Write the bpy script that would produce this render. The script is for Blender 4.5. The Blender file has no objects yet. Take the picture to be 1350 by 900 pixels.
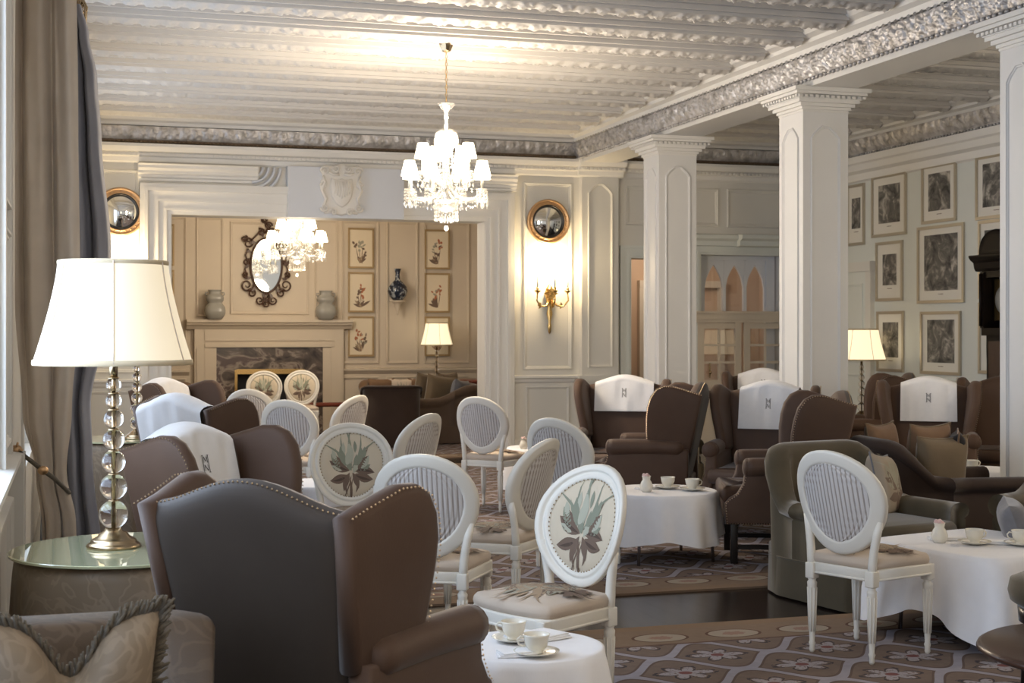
import bpy, math, random
from math import sin, cos, pi, radians, sqrt, atan2
from mathutils import Vector, Matrix, noise
random.seed(7)
scene = bpy.context.scene
COL = scene.collection

# ------------------------------------------------------------------ camera
cam_d = bpy.data.cameras.new('camera'); cam = bpy.data.objects.new('camera', cam_d); COL.objects.link(cam)
cam.location = (0, 0, 1.55); cam.rotation_euler = (pi/2, 0, -math.atan(575/1900))
cam_d.sensor_width = 36; cam_d.lens = 1900/1350*36; cam_d.shift_y = -14/1350
cam_d.clip_start = 0.05; cam_d.clip_end = 200
cam_d.dof.use_dof = True; cam_d.dof.focus_distance = 7.0; cam_d.dof.aperture_fstop = 8.0
scene.camera = cam
# ------------------------------------------------------------------ world, exposure
scene.view_settings.view_transform = 'Standard'; scene.view_settings.look = 'None'
scene.view_settings.gamma = 1; scene.view_settings.use_curve_mapping = False
scene.view_settings.exposure = 0.35
w = bpy.data.worlds.new('world'); scene.world = w; w.use_nodes = True
w.node_tree.nodes['Background'].inputs[0].default_value = (1.0, 0.93, 0.83, 1)
w.node_tree.nodes['Background'].inputs[1].default_value = 0.42
scene.cycles.max_bounces = 8; scene.cycles.diffuse_bounces = 4; scene.cycles.glossy_bounces = 3
scene.cycles.transmission_bounces = 6; scene.cycles.transparent_max_bounces = 8
scene.cycles.sample_clamp_indirect = 4; scene.cycles.caustics_reflective = False; scene.cycles.caustics_refractive = False
scene.cycles.use_denoising = True

def light(name, kind, loc, power, col, rot=(0, 0, 0), size=None, radius=None, spread=None):
    d = bpy.data.lights.new(name, kind); d.energy = power; d.color = col
    if kind == 'AREA':
        d.shape = 'RECTANGLE'; d.size, d.size_y = size
        if spread: d.spread = spread
    elif radius is not None: d.shadow_soft_size = radius
    o = bpy.data.objects.new(name, d); COL.objects.link(o); o.location = loc; o.rotation_euler = rot
    return o
DAY = (0.60, 0.76, 1.0); WARM = (1.0, 0.70, 0.38)
# daylight at the left wall's windows (facing into the room, +X)
light('window_daylight', 'AREA', (-1.55, 1.2, 2.1), 95, DAY, (0, -pi/2, 0), (2.9, 5.0))
light('window_daylight', 'AREA', (-0.47, 5.28, 2.15), 98, DAY, (0, -pi/2, 0), (2.4, 1.8))
light('window_daylight', 'AREA', (-0.47, 10.4, 2.15), 70, DAY, (0, -pi/2, 0), (2.4, 2.0))
light('window_daylight', 'AREA', (-0.47, 14.6, 2.15), 60, DAY, (0, -pi/2, 0), (2.4, 2.0))
light('corridor_light', 'POINT', (8.0, 18.9, 2.7), 26, (1, .78, .56), radius=.25)

# ------------------------------------------------------------------ materials
def mat(name, col, rough=.5, metal=0, spec=.5, **k):
    m = bpy.data.materials.new(name); m.use_nodes = True
    b = m.node_tree.nodes['Principled BSDF']
    b.inputs['Base Color'].default_value = (*col, 1); b.inputs['Roughness'].default_value = rough
    b.inputs['Metallic'].default_value = metal; b.inputs['Specular IOR Level'].default_value = spec
    for kk, v in k.items():
        b.inputs[kk.replace('_', ' ')].default_value = v
    return m
def N(m, t, **k):
    n = m.node_tree.nodes.new(t)
    for kk, v in k.items(): setattr(n, kk, v)
    return n
def L(m, a, b): m.node_tree.links.new(a, b)
def bsdf(m): return m.node_tree.nodes['Principled BSDF']
def math_(m, op, a, b=None, c=None):
    n = N(m, 'ShaderNodeMath', operation=op)
    for i, v in enumerate((a, b, c)):
        if v is None: continue
        if isinstance(v, (int, float)): n.inputs[i].default_value = v
        else: L(m, v, n.inputs[i])
    return n.outputs[0]
def mixc(m, fac, a, b):
    n = N(m, 'ShaderNodeMix', data_type='RGBA')
    if isinstance(fac, (int, float)): n.inputs[0].default_value = fac
    else: L(m, fac, n.inputs[0])
    for i, v in ((6, a), (7, b)):
        if isinstance(v, tuple): n.inputs[i].default_value = (*v, 1)
        else: L(m, v, n.inputs[i])
    return n.outputs[2]
def noisetex(m, scale, detail=3, coord='Object', stretch=None, dist=0):
    tc = N(m, 'ShaderNodeTexCoord'); n = N(m, 'ShaderNodeTexNoise')
    n.inputs['Scale'].default_value = scale; n.inputs['Detail'].default_value = detail; n.inputs['Distortion'].default_value = dist
    src = tc.outputs[coord]
    if stretch:
        mp = N(m, 'ShaderNodeMapping'); mp.inputs['Scale'].default_value = stretch; L(m, src, mp.inputs[0]); src = mp.outputs[0]
    L(m, src, n.inputs['Vector']); return n.outputs['Fac']
def ramp(m, fac, stops):
    r = N(m, 'ShaderNodeValToRGB'); e = r.color_ramp.elements
    while len(e) < len(stops): e.new(.5)
    for i, (p, c) in enumerate(stops): e[i].position = p; e[i].color = (*c, 1)
    L(m, fac, r.inputs[0]); return r.outputs[0]
def bump(m, h, strength=.2, dist=.01):
    b = N(m, 'ShaderNodeBump'); b.inputs['Strength'].default_value = strength; b.inputs['Distance'].default_value = dist
    L(m, h, b.inputs['Height']); L(m, b.outputs[0], bsdf(m).inputs['Normal'])
def base(m, c): L(m, c, bsdf(m).inputs['Base Color'])

M = {}
def paint(name, c, var=.06, rough=.5):
    m = mat(name, c, rough, spec=.4); n = noisetex(m, 1.7, 4)
    base(m, mixc(m, n, tuple(x*(1-var) for x in c), tuple(min(1, x*(1+var)) for x in c))); bump(m, noisetex(m, 60, 2), .05, .003)
    M[name] = m; return m
paint('wall_cream', (.67, .65, .60)); paint('wall_warm', (.62, .535, .425)); paint('wall_green', (.66, .68, .64))
paint('white_paint', (.74, .72, .68)); paint('column_paint', (.70, .69, .67)); paint('ceiling_paint', (.66, .635, .60), .03)
paint('daylit_paint', (.64, .66, .70)); paint('corridor', (.55, .43, .34)); paint('plaster_relief', (.74, .71, .66), .1)  # keystone and screen paint has the daylight's blue mixed into its colour
m = mat('silver_leaf', (.47, .45, .43), .42, .45); n = noisetex(m, 9, 5)
base(m, ramp(m, n, [(.3, (.30, .28, .26)), (.6, (.60, .58, .57))])); bump(m, noisetex(m, 38, 3), .6, .012); M['silver'] = m
m = mat('aged_bronze_moulding', (.17, .12, .08), .45, .4); bump(m, noisetex(m, 50, 2), .4, .008); M['bronze_mould'] = m
# floor: dark boards
m = mat('dark_boards', (.02, .014, .011), .2, spec=.6)
tc = N(m, 'ShaderNodeTexCoord'); br = N(m, 'ShaderNodeTexBrick'); mp = N(m, 'ShaderNodeMapping'); mp.inputs['Rotation'].default_value = (0, 0, pi/2)
L(m, tc.outputs['Object'], mp.inputs[0]); L(m, mp.outputs[0], br.inputs['Vector'])
br.inputs['Scale'].default_value = 1; br.inputs['Brick Width'].default_value = 2.2; br.inputs['Row Height'].default_value = .13; br.inputs['Mortar Size'].default_value = .004
br.inputs['Color1'].default_value = (.022, .015, .012, 1); br.inputs['Color2'].default_value = (.034, .023, .018, 1); br.inputs['Mortar'].default_value = (.002, .002, .002, 1)
base(m, br.outputs[0]); bump(m, math_(m, 'SUBTRACT', 1, br.outputs['Fac']), .3, .004); M['boards'] = m

def carpet_mat(name, bx0, bx1, by0, by1, size=.36):
    """ogee lattice with flower medallions, a tan border band with ovals along the edges"""
    m = mat(name, (.3, .2, .15), .95, spec=.1)
    tc = N(m, 'ShaderNodeTexCoord'); sp = N(m, 'ShaderNodeSeparateXYZ'); L(m, tc.outputs['Object'], sp.inputs[0])
    X, Y = sp.outputs[0], sp.outputs[1]
    x = math_(m, 'DIVIDE', X, size*.62); y = math_(m, 'DIVIDE', Y, size*.62)
    A = math_(m, 'MULTIPLY', math_(m, 'COSINE', math_(m, 'MULTIPLY', x, pi)), .5)
    def fam(s):
        t = math_(m, 'FRACT', math_(m, 'ADD', math_(m, 'MULTIPLY', s, .5), .5))
        return math_(m, 'MULTIPLY', math_(m, 'ABSOLUTE', math_(m, 'SUBTRACT', t, .5)), 2)
    d1 = fam(math_(m, 'SUBTRACT', y, A)); d2 = fam(math_(m, 'ADD', math_(m, 'SUBTRACT', y, 1), A))
    d = math_(m, 'MINIMUM', d1, d2)
    line = math_(m, 'LESS_THAN', d, .12); line2 = math_(m, 'LESS_THAN', d, .19)
    def cell(ox, oy):
        dx = math_(m, 'WRAP', math_(m, 'SUBTRACT', x, ox), 1, -1); dy = math_(m, 'WRAP', math_(m, 'SUBTRACT', y, oy), 1, -1)
        r = math_(m, 'SQRT', math_(m, 'ADD', math_(m, 'POWER', math_(m, 'ABSOLUTE', dx), 2), math_(m, 'POWER', math_(m, 'ABSOLUTE', math_(m, 'MULTIPLY', dy, 1.2)), 2)))
        th = math_(m, 'ARCTAN2', dy, dx)
        pet = math_(m, 'MULTIPLY', math_(m, 'ABSOLUTE', math_(m, 'COSINE', math_(m, 'MULTIPLY', th, 3))), .28)
        return r, math_(m, 'SUBTRACT', r, math_(m, 'ADD', pet, .16))
    r1, p1 = cell(1, .5); r2, p2 = cell(0, 1.5)
    p = math_(m, 'MINIMUM', p1, p2); r = math_(m, 'MINIMUM', r1, r2)
    nz = noisetex(m, 22, 4); nz2 = noisetex(m, 60, 3)
    pet = math_(m, 'MULTIPLY', math_(m, 'LESS_THAN', math_(m, 'ADD', p, math_(m, 'MULTIPLY', nz, .16)), .08), math_(m, 'GREATER_THAN', nz2, .4))
    petout = math_(m, 'MULTIPLY', math_(m, 'LESS_THAN', math_(m, 'ABSOLUTE', math_(m, 'SUBTRACT', math_(m, 'ADD', p, math_(m, 'MULTIPLY', nz, .2)), .16)), .035), math_(m, 'GREATER_THAN', nz2, .4))
    core = math_(m, 'LESS_THAN', r, .11)
    field = mixc(m, nz, (.14, .10, .08), (.195, .145, .118))
    c = mixc(m, line2, field, (.12, .085, .07)); c = mixc(m, line, c, mixc(m, nz, (.24, .22, .245), (.34, .32, .355)))
    c = mixc(m, pet, c, (.31, .28, .29)); c = mixc(m, petout, c, (.06, .05, .055)); c = mixc(m, core, c, (.17, .07, .065))
    # border
    e = math_(m, 'MINIMUM', math_(m, 'MINIMUM', math_(m, 'SUBTRACT', X, bx0), math_(m, 'SUBTRACT', bx1, X)),
              math_(m, 'MINIMUM', math_(m, 'SUBTRACT', Y, by0), math_(m, 'SUBTRACT', by1, Y)))
    dxm = math_(m, 'WRAP', X, .2, -.2)
    ov = math_(m, 'ADD', math_(m, 'POWER', math_(m, 'ABSOLUTE', math_(m, 'DIVIDE', dxm, .135)), 2), math_(m, 'POWER', math_(m, 'ABSOLUTE', math_(m, 'DIVIDE', math_(m, 'SUBTRACT', e, .28), .085)), 2))
    bc = mixc(m, nz, (.185, .13, .092), (.24, .172, .125))
    bc = mixc(m, math_(m, 'LESS_THAN', ov, 1.25), bc, (.12, .07, .05)); bc = mixc(m, math_(m, 'LESS_THAN', ov, 1), bc, (.33, .28, .22))
    bc = mixc(m, math_(m, 'LESS_THAN', math_(m, 'ADD', ov, math_(m, 'MULTIPLY', nz2, .6)), .5), bc, (.28, .18, .14))
    st = math_(m, 'MULTIPLY', math_(m, 'GREATER_THAN', ov, 3.2), math_(m, 'LESS_THAN', math_(m, 'ABSOLUTE', math_(m, 'SUBTRACT', e, .28)), .05))
    bc = mixc(m, math_(m, 'MULTIPLY', st, math_(m, 'GREATER_THAN', nz, .45)), bc, (.25, .05, .05))
    inb = math_(m, 'LESS_THAN', e, .42); c = mixc(m, inb, c, bc)
    edge = math_(m, 'LESS_THAN', math_(m, 'ABSOLUTE', math_(m, 'SUBTRACT', e, .43)), .012); c = mixc(m, edge, c, (.13, .08, .06))
    c = mixc(m, math_(m, 'LESS_THAN', e, .10), c, (.22, .15, .10))
    base(m, c); bump(m, noisetex(m, 300, 2), .3, .004)
    return m

def fabric(name, c1, c2, scale=9, rough=.7, sheen=.4, weave=220, bs=.12, spec=.3, stretch=None):
    m = mat(name, c1, rough, spec=spec); b = bsdf(m); b.inputs['Sheen Weight'].default_value = sheen; b.inputs['Sheen Roughness'].default_value = .4
    base(m, mixc(m, noisetex(m, scale, 4, stretch=stretch), c1, c2)); bump(m, noisetex(m, weave, 2, stretch=(1, 1, .25)), bs, .003); M[name] = m; return m
fabric('brown_linen', (.075, .041, .025), (.092, .052, .033), sheen=.16, rough=.6, spec=.3)
fabric('charcoal_linen', (.046, .034, .026), (.057, .043, .033), sheen=.15, rough=.6, spec=.3)
fabric('olive_velvet', (.055, .041, .022), (.105, .082, .048), scale=5, sheen=.35, rough=.75)
fabric('dark_brown_velvet', (.026, .014, .009), (.042, .024, .016), scale=5, sheen=.2, rough=.8)
fabric('far_brown', (.075, .048, .032), (.10, .066, .045), scale=4, sheen=.2, rough=.8)
fabric('towel', (.80, .79, .79), (.86, .85, .85), scale=30, rough=.9, sheen=.2, spec=.1)
fabric('table_linen', (.80, .79, .80), (.86, .85, .86), scale=20, rough=.85, sheen=.1, spec=.15)
fabric('taupe_silk', (.44, .365, .29), (.58, .49, .395), scale=3, rough=.5, sheen=.3, spec=.5, weave=40, bs=.25, stretch=(1, 1, 2.5))
fabric('print_linen', (.30, .245, .185), (.36, .30, .23), scale=5, rough=.8, sheen=.1)
fabric('shaded_silk', (.27, .28, .34), (.34, .355, .42), scale=3, rough=.55, sheen=.2, spec=.4, weave=40, bs=.2, stretch=(1, 1, 2.5))  # far curtain: blue daylight and shade put into the silk's colour
fabric('stripe_fabric', (.42, .38, .35), (.48, .44, .41), rough=.8, sheen=.1)
fabric('cream_upholstery', (.57, .49, .37), (.65, .56, .43), scale=5, rough=.75, sheen=.15)
fabric('seat_upholstery', (.52, .42, .33), (.60, .51, .42), scale=5, rough=.75, sheen=.15)
fabric('olive_cushion', (.13, .095, .055), (.18, .13, .08), rough=.85, sheen=.3)
fabric('grey_cushion', (.13, .13, .14), (.20, .20, .22), scale=25, rough=.9, sheen=.3)
fabric('rust_cushion', (.15, .085, .045), (.21, .125, .07), rough=.8, sheen=.3)
fabric('black_velvet', (.012, .011, .012), (.02, .018, .02), rough=.9, sheen=.1)
fabric('fringe', (.075, .065, .05), (.20, .17, .13), scale=90, rough=.9, sheen=.2)
def damask(name, c1, c2):
    m = mat(name, c1, .5, spec=.35); b = bsdf(m); b.inputs['Sheen Weight'].default_value = .08
    tc = N(m, 'ShaderNodeTexCoord'); n = N(m, 'ShaderNodeTexNoise'); n.inputs['Scale'].default_value = 8; n.inputs['Detail'].default_value = 1
    n.inputs['Distortion'].default_value = 2.2; L(m, tc.outputs['Object'], n.inputs['Vector'])
    base(m, ramp(m, n.outputs['Fac'], [(.42, c1), (.46, c2), (.52, c2), (.55, c1)])); bump(m, noisetex(m, 200, 2), .15, .003); M[name] = m
damask('taupe_damask', (.23, .175, .12), (.28, .215, .15)); damask('brown_damask', (.10, .068, .043), (.13, .09, .058))
M['teal'] = mat('teal_print', (.235, .25, .185), .8); M['teal2'] = mat('pale_teal_print', (.42, .42, .33), .8); M['brown_print'] = mat('brown_print', (.16, .108, .078), .8)
M['tan_print'] = mat('tan_print', (.36, .26, .17), .8); M['dark_print'] = mat('dark_brown_print', (.085, .055, .04), .8); M['grey_print'] = mat('grey_green_print', (.33, .31, .24), .8)
paint('chair_paint', (.75, .715, .64), .05, .38)
M['nail'] = mat('brass_nail', (.55, .43, .3), .3, 1); M['brass'] = mat('brass', (.62, .42, .17), .25, 1); M['gold'] = mat('gilt', (.62, .40, .22), .42, .9)
M['antique_brass'] = mat('antique_brass', (.42, .32, .2), .25, 1); M['black'] = mat('black_gloss', (.01, .008, .007), .3)
M['dark_wood'] = mat('dark_wood', (.045, .02, .012), .25); M['darker_wood'] = mat('ebonised_wood', (.009, .006, .005), .4, spec=.08)
M['red_wood'] = mat('red_mahogany', (.16, .035, .018), .3); M['chrome'] = mat('steel', (.5, .5, .52), .25, 1)
M['china'] = mat('cream_china', (.78, .74, .64), .15, spec=.6); M['pink'] = mat('pink_ceramic', (.72, .50, .47), .3)
M['mirror'] = mat('mirror_glass', (.85, .87, .88), .03, 1); M['blackring'] = mat('black_slip', (.015, .013, .012), .35)
M['ink'] = mat('monogram_thread', (.05, .045, .045), .8); M['frame_silver'] = mat('pale_gilt_frame', (.52, .46, .36), .35, .6)
M['frame_tan'] = mat('tan_frame', (.40, .28, .14), .4, .3); M['matboard'] = mat('mount_board', (.72, .69, .62), .8); M['paper'] = mat('cream_paper', (.74, .64, .48), .8)
M['carved_wood'] = mat('dark_carved_wood', (.07, .032, .018), .4); M['iron'] = mat('black_iron', (.012, .012, .012), .5)
m = mat('engraving', (.2, .19, .17), .7); tc = N(m, 'ShaderNodeTexCoord'); oi = N(m, 'ShaderNodeObjectInfo'); mp = N(m, 'ShaderNodeMapping')
cb = N(m, 'ShaderNodeCombineXYZ')
for i in range(3): L(m, math_(m, 'MULTIPLY', oi.outputs['Random'], 40+i*17), cb.inputs[i])
L(m, tc.outputs['Object'], mp.inputs[0]); L(m, cb.outputs[0], mp.inputs['Location'])
n = N(m, 'ShaderNodeTexNoise'); n.inputs['Scale'].default_value = 5; n.inputs['Detail'].default_value = 9; n.inputs['Roughness'].default_value = .68; n.inputs['Distortion'].default_value = .8; L(m, mp.outputs[0], n.inputs['Vector'])
base(m, ramp(m, n.outputs['Fac'], [(.36, (.035, .033, .03)), (.52, (.15, .14, .125)), (.66, (.50, .46, .40))])); M['engraving'] = m
m = mat('dark_marble', (.1, .08, .07), .18, spec=.6); n = noisetex(m, 2.2, 7, dist=1.6, stretch=(1, 1, 1.8))
base(m, ramp(m, n, [(.35, (.035, .028, .028)), (.5, (.12, .095, .08)), (.56, (.30, .25, .21)), (.62, (.10, .07, .065))])); M['marble'] = m
m = mat('celadon', (.30, .29, .26), .25); base(m, mixc(m, noisetex(m, 5), (.27, .26, .235), (.36, .35, .315))); M['celadon'] = m
m = mat('blue_porcelain', (.02, .03, .06), .12, spec=.7); base(m, ramp(m, noisetex(m, 16, 4), [(.45, (.012, .018, .035)), (.56, (.02, .03, .06)), (.62, (.35, .38, .4))])); M['porcelain'] = m
M['clear_glass'] = mat('clear_glass', (1, 1, 1), .02, Transmission_Weight=1.0, IOR=1.46)
M['bead_glass'] = mat('cut_glass', (1, .96, .92), .03, Transmission_Weight=1.0, IOR=1.48)
def crystal():
    m = bpy.data.materials.new('crystal'); m.use_nodes = True; nt = m.node_tree; nt.nodes.clear()
    o = N(m, 'ShaderNodeOutputMaterial'); g = N(m, 'ShaderNodeBsdfGlossy'); g.inputs['Roughness'].default_value = .08
    t = N(m, 'ShaderNodeBsdfTranslucent'); t.inputs[0].default_value = (.95, .93, .88, 1); tr = N(m, 'ShaderNodeBsdfTransparent')
    a = N(m, 'ShaderNodeMixShader'); a.inputs[0].default_value = .34; b = N(m, 'ShaderNodeMixShader'); b.inputs[0].default_value = .40
    L(m, tr.outputs[0], a.inputs[1]); L(m, t.outputs[0], a.inputs[2]); L(m, a.outputs[0], b.inputs[1]); L(m, g.outputs[0], b.inputs[2]); L(m, b.outputs[0], o.inputs[0]); return m
M['crystal'] = crystal()
def pane():
    m = bpy.data.materials.new('window_pane'); m.use_nodes = True; nt = m.node_tree; nt.nodes.clear()
    o = N(m, 'ShaderNodeOutputMaterial'); g = N(m, 'ShaderNodeBsdfGlossy'); g.inputs['Roughness'].default_value = .03; tr = N(m, 'ShaderNodeBsdfTransparent')
    a = N(m, 'ShaderNodeMixShader'); a.inputs[0].default_value = .08; L(m, tr.outputs[0], a.inputs[1]); L(m, g.outputs[0], a.inputs[2]); L(m, a.outputs[0], o.inputs[0]); return m
M['pane'] = pane()
M['thin_glass'] = pane(); M['thin_glass'].node_tree.nodes['Mix Shader'].inputs[0].default_value = .30
def shade_mat(name, col, strength):
    m = mat(name, (.50, .46, .38), .9, spec=.1); b = bsdf(m)
    b.inputs['Emission Color'].default_value = (*col, 1); b.inputs['Emission Strength'].default_value = strength; M[name] = m
shade_mat('lamp_shade', (1, .85, .60), .52); shade_mat('chandelier_shade', (1, .86, .62), 5.5); shade_mat('far_lamp_shade', (1, .83, .53), .85)
shade_mat('candle_flame', (1, .78, .45), 60)
M['glass_green'] = mat('table_glass', (.42, .43, .27), .03, spec=.9, Coat_Weight=.6, Coat_Roughness=.02)

# ------------------------------------------------------------------ mesh builder
class MB:
    def __init__(s): s.v = []; s.f = []; s.m = []; s.s = []; s.xf = None
    def add(s, vs, fs, mi=0, sm=False):
        o = len(s.v)
        if s.xf is not None: vs = [tuple(s.xf @ Vector(p)) for p in vs]
        s.v += [tuple(p) for p in vs]; s.f += [tuple(i+o for i in f) for f in fs]; s.m += [mi]*len(fs); s.s += [sm]*len(fs)
    def box(s, x0, x1, y0, y1, z0, z1, mi=0):
        v = [(x, y, z) for z in (z0, z1) for y in (y0, y1) for x in (x0, x1)]
        s.add(v, [(0, 2, 3, 1), (4, 5, 7, 6), (0, 1, 5, 4), (2, 6, 7, 3), (0, 4, 6, 2), (1, 3, 7, 5)], mi)
    def bev(s, x0, x1, y0, y1, z0, z1, r=.01, mi=0):
        """box with rounded vertical edges and softened rims"""
        out = []
        for cx, cy, a0 in ((x1-r, y1-r, 0), (x0+r, y1-r, 90), (x0+r, y0+r, 180), (x1-r, y0+r, 270)):
            for k in range(4):
                a = radians(a0+k*30); out.append((cx+r*cos(a), cy+r*sin(a)))
        s.prism(out, z0, z1, r*.6, mi)
    def prism(s, out, z0, z1, r=0, mi=0, fn=None, sm=True):
        mid, t = (z0+z1)/2, (z1-z0)
        f = fn or (lambda a, b, c: (a, b, c+mid))
        s.slab(out, t, r, f, mi, sm)
    def slab(s, out, t, r, fn, mi=0, sm=True, bulge=0, rings=3):
        n = len(out)
        ar = sum(out[i][0]*out[(i+1) % n][1]-out[(i+1) % n][0]*out[i][1] for i in range(n))
        if ar < 0: out = out[::-1]
        def inset(d):
            if d == 0: return out
            q = []
            for i in range(n):
                p0, p1, p2 = out[i-1], out[i], out[(i+1) % n]
                e1 = Vector((p1[0]-p0[0], p1[1]-p0[1])); e2 = Vector((p2[0]-p1[0], p2[1]-p1[1]))
                e1.normalize(); e2.normalize(); nn = Vector((-e1.y-e2.y, e1.x+e2.x))
                if nn.length < 1e-6: q.append(p1); continue
                nn.normalize(); q.append((p1[0]+nn.x*d, p1[1]+nn.y*d))
            return q
        A_ = sum(out[i][0]*out[(i+1) % n][1]-out[(i+1) % n][0]*out[i][1] for i in range(n))*3
        cx = sum((out[i][0]+out[(i+1) % n][0])*(out[i][0]*out[(i+1) % n][1]-out[(i+1) % n][0]*out[i][1]) for i in range(n))/A_
        cy = sum((out[i][1]+out[(i+1) % n][1])*(out[i][0]*out[(i+1) % n][1]-out[(i+1) % n][0]*out[i][1]) for i in range(n))/A_
        half = []
        steps = 3 if r > 0 else 1
        if r > 0:
            for k in range(steps+1):
                a = pi/2*k/steps; half.append((inset(r*(1-cos(a))), t/2-r+r*sin(a)))
        else: half.append((out, t/2))
        top, zt = half[-1]
        for k in range(1, rings):
            f = 1-k/rings; half.append(([(cx+(p[0]-cx)*f, cy+(p[1]-cy)*f) for p in top], zt+bulge*(1-f*f)))
        vs = []; rows = []
        for ring, c in half: rows.append([len(vs)+i for i in range(n)]); vs += [fn(p[0], p[1], c) for p in ring]
        ct = len(vs); vs.append(fn(cx, cy, zt+bulge))
        rb = []
        for ring, c in half: rb.append([len(vs)+i for i in range(n)]); vs += [fn(p[0], p[1], -c) for p in ring]
        cb_ = len(vs); vs.append(fn(cx, cy, -zt-bulge))
        fs = []
        for a, b in zip(rows, rows[1:]):
            for i in range(n): j = (i+1) % n; fs.append((a[i], a[j], b[j], b[i]))
        for i in range(n): fs.append((rows[-1][i], rows[-1][(i+1) % n], ct))
        for a, b in zip(rb, rb[1:]):
            for i in range(n): j = (i+1) % n; fs.append((a[j], a[i], b[i], b[j]))
        for i in range(n): fs.append((rb[-1][(i+1) % n], rb[-1][i], cb_))
        for i in range(n): j = (i+1) % n; fs.append((rb[0][i], rb[0][j], rows[0][j], rows[0][i]))
        s.add(vs, fs, mi, sm and r > 0)
    def tube(s, pts, rad, n=8, mi=0, caps=True, closed=False, flat=1.0):
        pts = [Vector(p) for p in pts]
        if isinstance(rad, (int, float)): rad = [rad]*len(pts)
        vs = []; fs = []; up = None; m_ = len(pts)
        for i, p in enumerate(pts):
            if closed: d = pts[(i+1) % m_]-pts[i-1]
            else: d = pts[min(i+1, m_-1)]-pts[max(i-1, 0)]
            d.normalize()
            if up is None: up = Vector((0, 0, 1)) if abs(d.z) < .9 else Vector((0, 1, 0))
            sd = d.cross(up); sd.normalize(); up = sd.cross(d); up.normalize()
            for k in range(n):
                a = 2*pi*k/n; vs.append(p+sd*cos(a)*rad[i]+up*sin(a)*rad[i]*flat)
        for i in range(m_ if closed else m_-1):
            a, b = i*n, ((i+1) % m_)*n
            for k in range(n): j = (k+1) % n; fs.append((a+k, a+j, b+j, b+k))
        if caps and not closed: fs += [tuple(range(n))[::-1], tuple((m_-1)*n+k for k in range(n))]
        s.add(vs, fs, mi, True)
    def lathe(s, prof, c=(0, 0, 0), n=16, mi=0, sm=True, sq=None, flute=None):
        vs = []; fs = []
        for (r, z) in prof:
            for k in range(n):
                a = 2*pi*k/n; rr = r
                if sq: rr = r/((abs(cos(a))**sq+abs(sin(a))**sq)**(1/sq))
                vs.append((c[0]+rr*cos(a), c[1]+rr*sin(a), c[2]+z))
        for i in range(len(prof)-1):
            for k in range(n): j = (k+1) % n; fs.append((i*n+k, i*n+j, (i+1)*n+j, (i+1)*n+k))
        if prof[0][0] > 1e-5: fs.append(tuple(range(n))[::-1])
        if prof[-1][0] > 1e-5: fs.append(tuple((len(prof)-1)*n+k for k in range(n)))
        s.add(vs, fs, mi, sm)
    def ball(s, c, r, n=10, m_=6, mi=0):
        rx, ry, rz = r if isinstance(r, tuple) else (r, r, r)
        vs = []; fs = []
        for i in range(m_+1):
            t = pi*i/m_
            for k in range(n):
                a = 2*pi*k/n; vs.append((c[0]+rx*sin(t)*cos(a), c[1]+ry*sin(t)*sin(a), c[2]-rz*cos(t)))
        for i in range(m_):
            for k in range(n): j = (k+1) % n; fs.append((i*n+k, i*n+j, (i+1)*n+j, (i+1)*n+k))
        s.add(vs, fs, mi, True)
    def octa(s, c, rx, ry, rz, mi=0):
        v = [(c[0]+rx, c[1], c[2]), (c[0], c[1]+ry, c[2]), (c[0]-rx, c[1], c[2]), (c[0], c[1]-ry, c[2]), (c[0], c[1], c[2]+rz), (c[0], c[1], c[2]-rz)]
        s.add(v, [(0, 1, 4), (1, 2, 4), (2, 3, 4), (3, 0, 4), (1, 0, 5), (2, 1, 5), (3, 2, 5), (0, 3, 5)], mi)
    def grid(s, nu, nv, fn, mi=0, sm=True, closed_u=False):
        vs = [fn(i/nu, j/nv) for j in range(nv+1) for i in range(nu+1)]
        fs = [(j*(nu+1)+i, j*(nu+1)+i+1, (j+1)*(nu+1)+i+1, (j+1)*(nu+1)+i) for j in range(nv) for i in range(nu)]
        s.add(vs, fs, mi, sm)
    def leaf(s, fn, x, y, ang, ln, wd, mi=0, bend=0, n=6, shape=1.0):
        """leaf drawn with fn(u, v) -> point; grows from (x, y) along ang"""
        vs = []; fs = []; px, py, a = x, y, ang
        for i in range(n+1):
            t = i/n; w_ = wd*sin(pi*min(1, t**shape*.98+.02))*.5
            vs += [fn(px-sin(a)*-w_, py-cos(a)*w_), fn(px+sin(a)*-w_, py+cos(a)*w_)]
            a += bend/n; px += cos(a)*ln/n; py += sin(a)*ln/n
        for i in range(n): fs.append((2*i, 2*i+2, 2*i+3, 2*i+1))
        s.add(vs, fs, mi, True)
    def build(s, name, mats, parent=None, **props):
        me = bpy.data.meshes.new(name); me.from_pydata(s.v, [], s.f)
        if not isinstance(mats, (list, tuple)): mats = [mats]
        for x in mats: me.materials.append(M[x] if isinstance(x, str) else x)
        me.polygons.foreach_set('material_index', s.m); me.polygons.foreach_set('use_smooth', s.s); me.update()
        o = bpy.data.objects.new(name, me); COL.objects.link(o)
        if parent is not None: o.parent = parent
        for k, v in props.items(): o[k] = v
        return o
def tag(o, label, cat, group=None, kind=None):
    o['label'] = label; o['category'] = cat
    if group: o['group'] = group
    if kind: o['kind'] = kind
    return o
def thing(name, label, cat, loc=(0, 0, 0), rz=0, group=None):
    o = bpy.data.objects.new(name, None); COL.objects.link(o); o.empty_display_size = .1
    o.location = loc; o.rotation_euler = (0, 0, rz); return tag(o, label, cat, group)
def struct(o): o['kind'] = 'structure'; return o
def copy_tree(o, parent=None):
    c = o.copy(); COL.objects.link(c); c.parent = parent
    for ch in list(o.children): copy_tree(ch, c)
    return c
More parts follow.
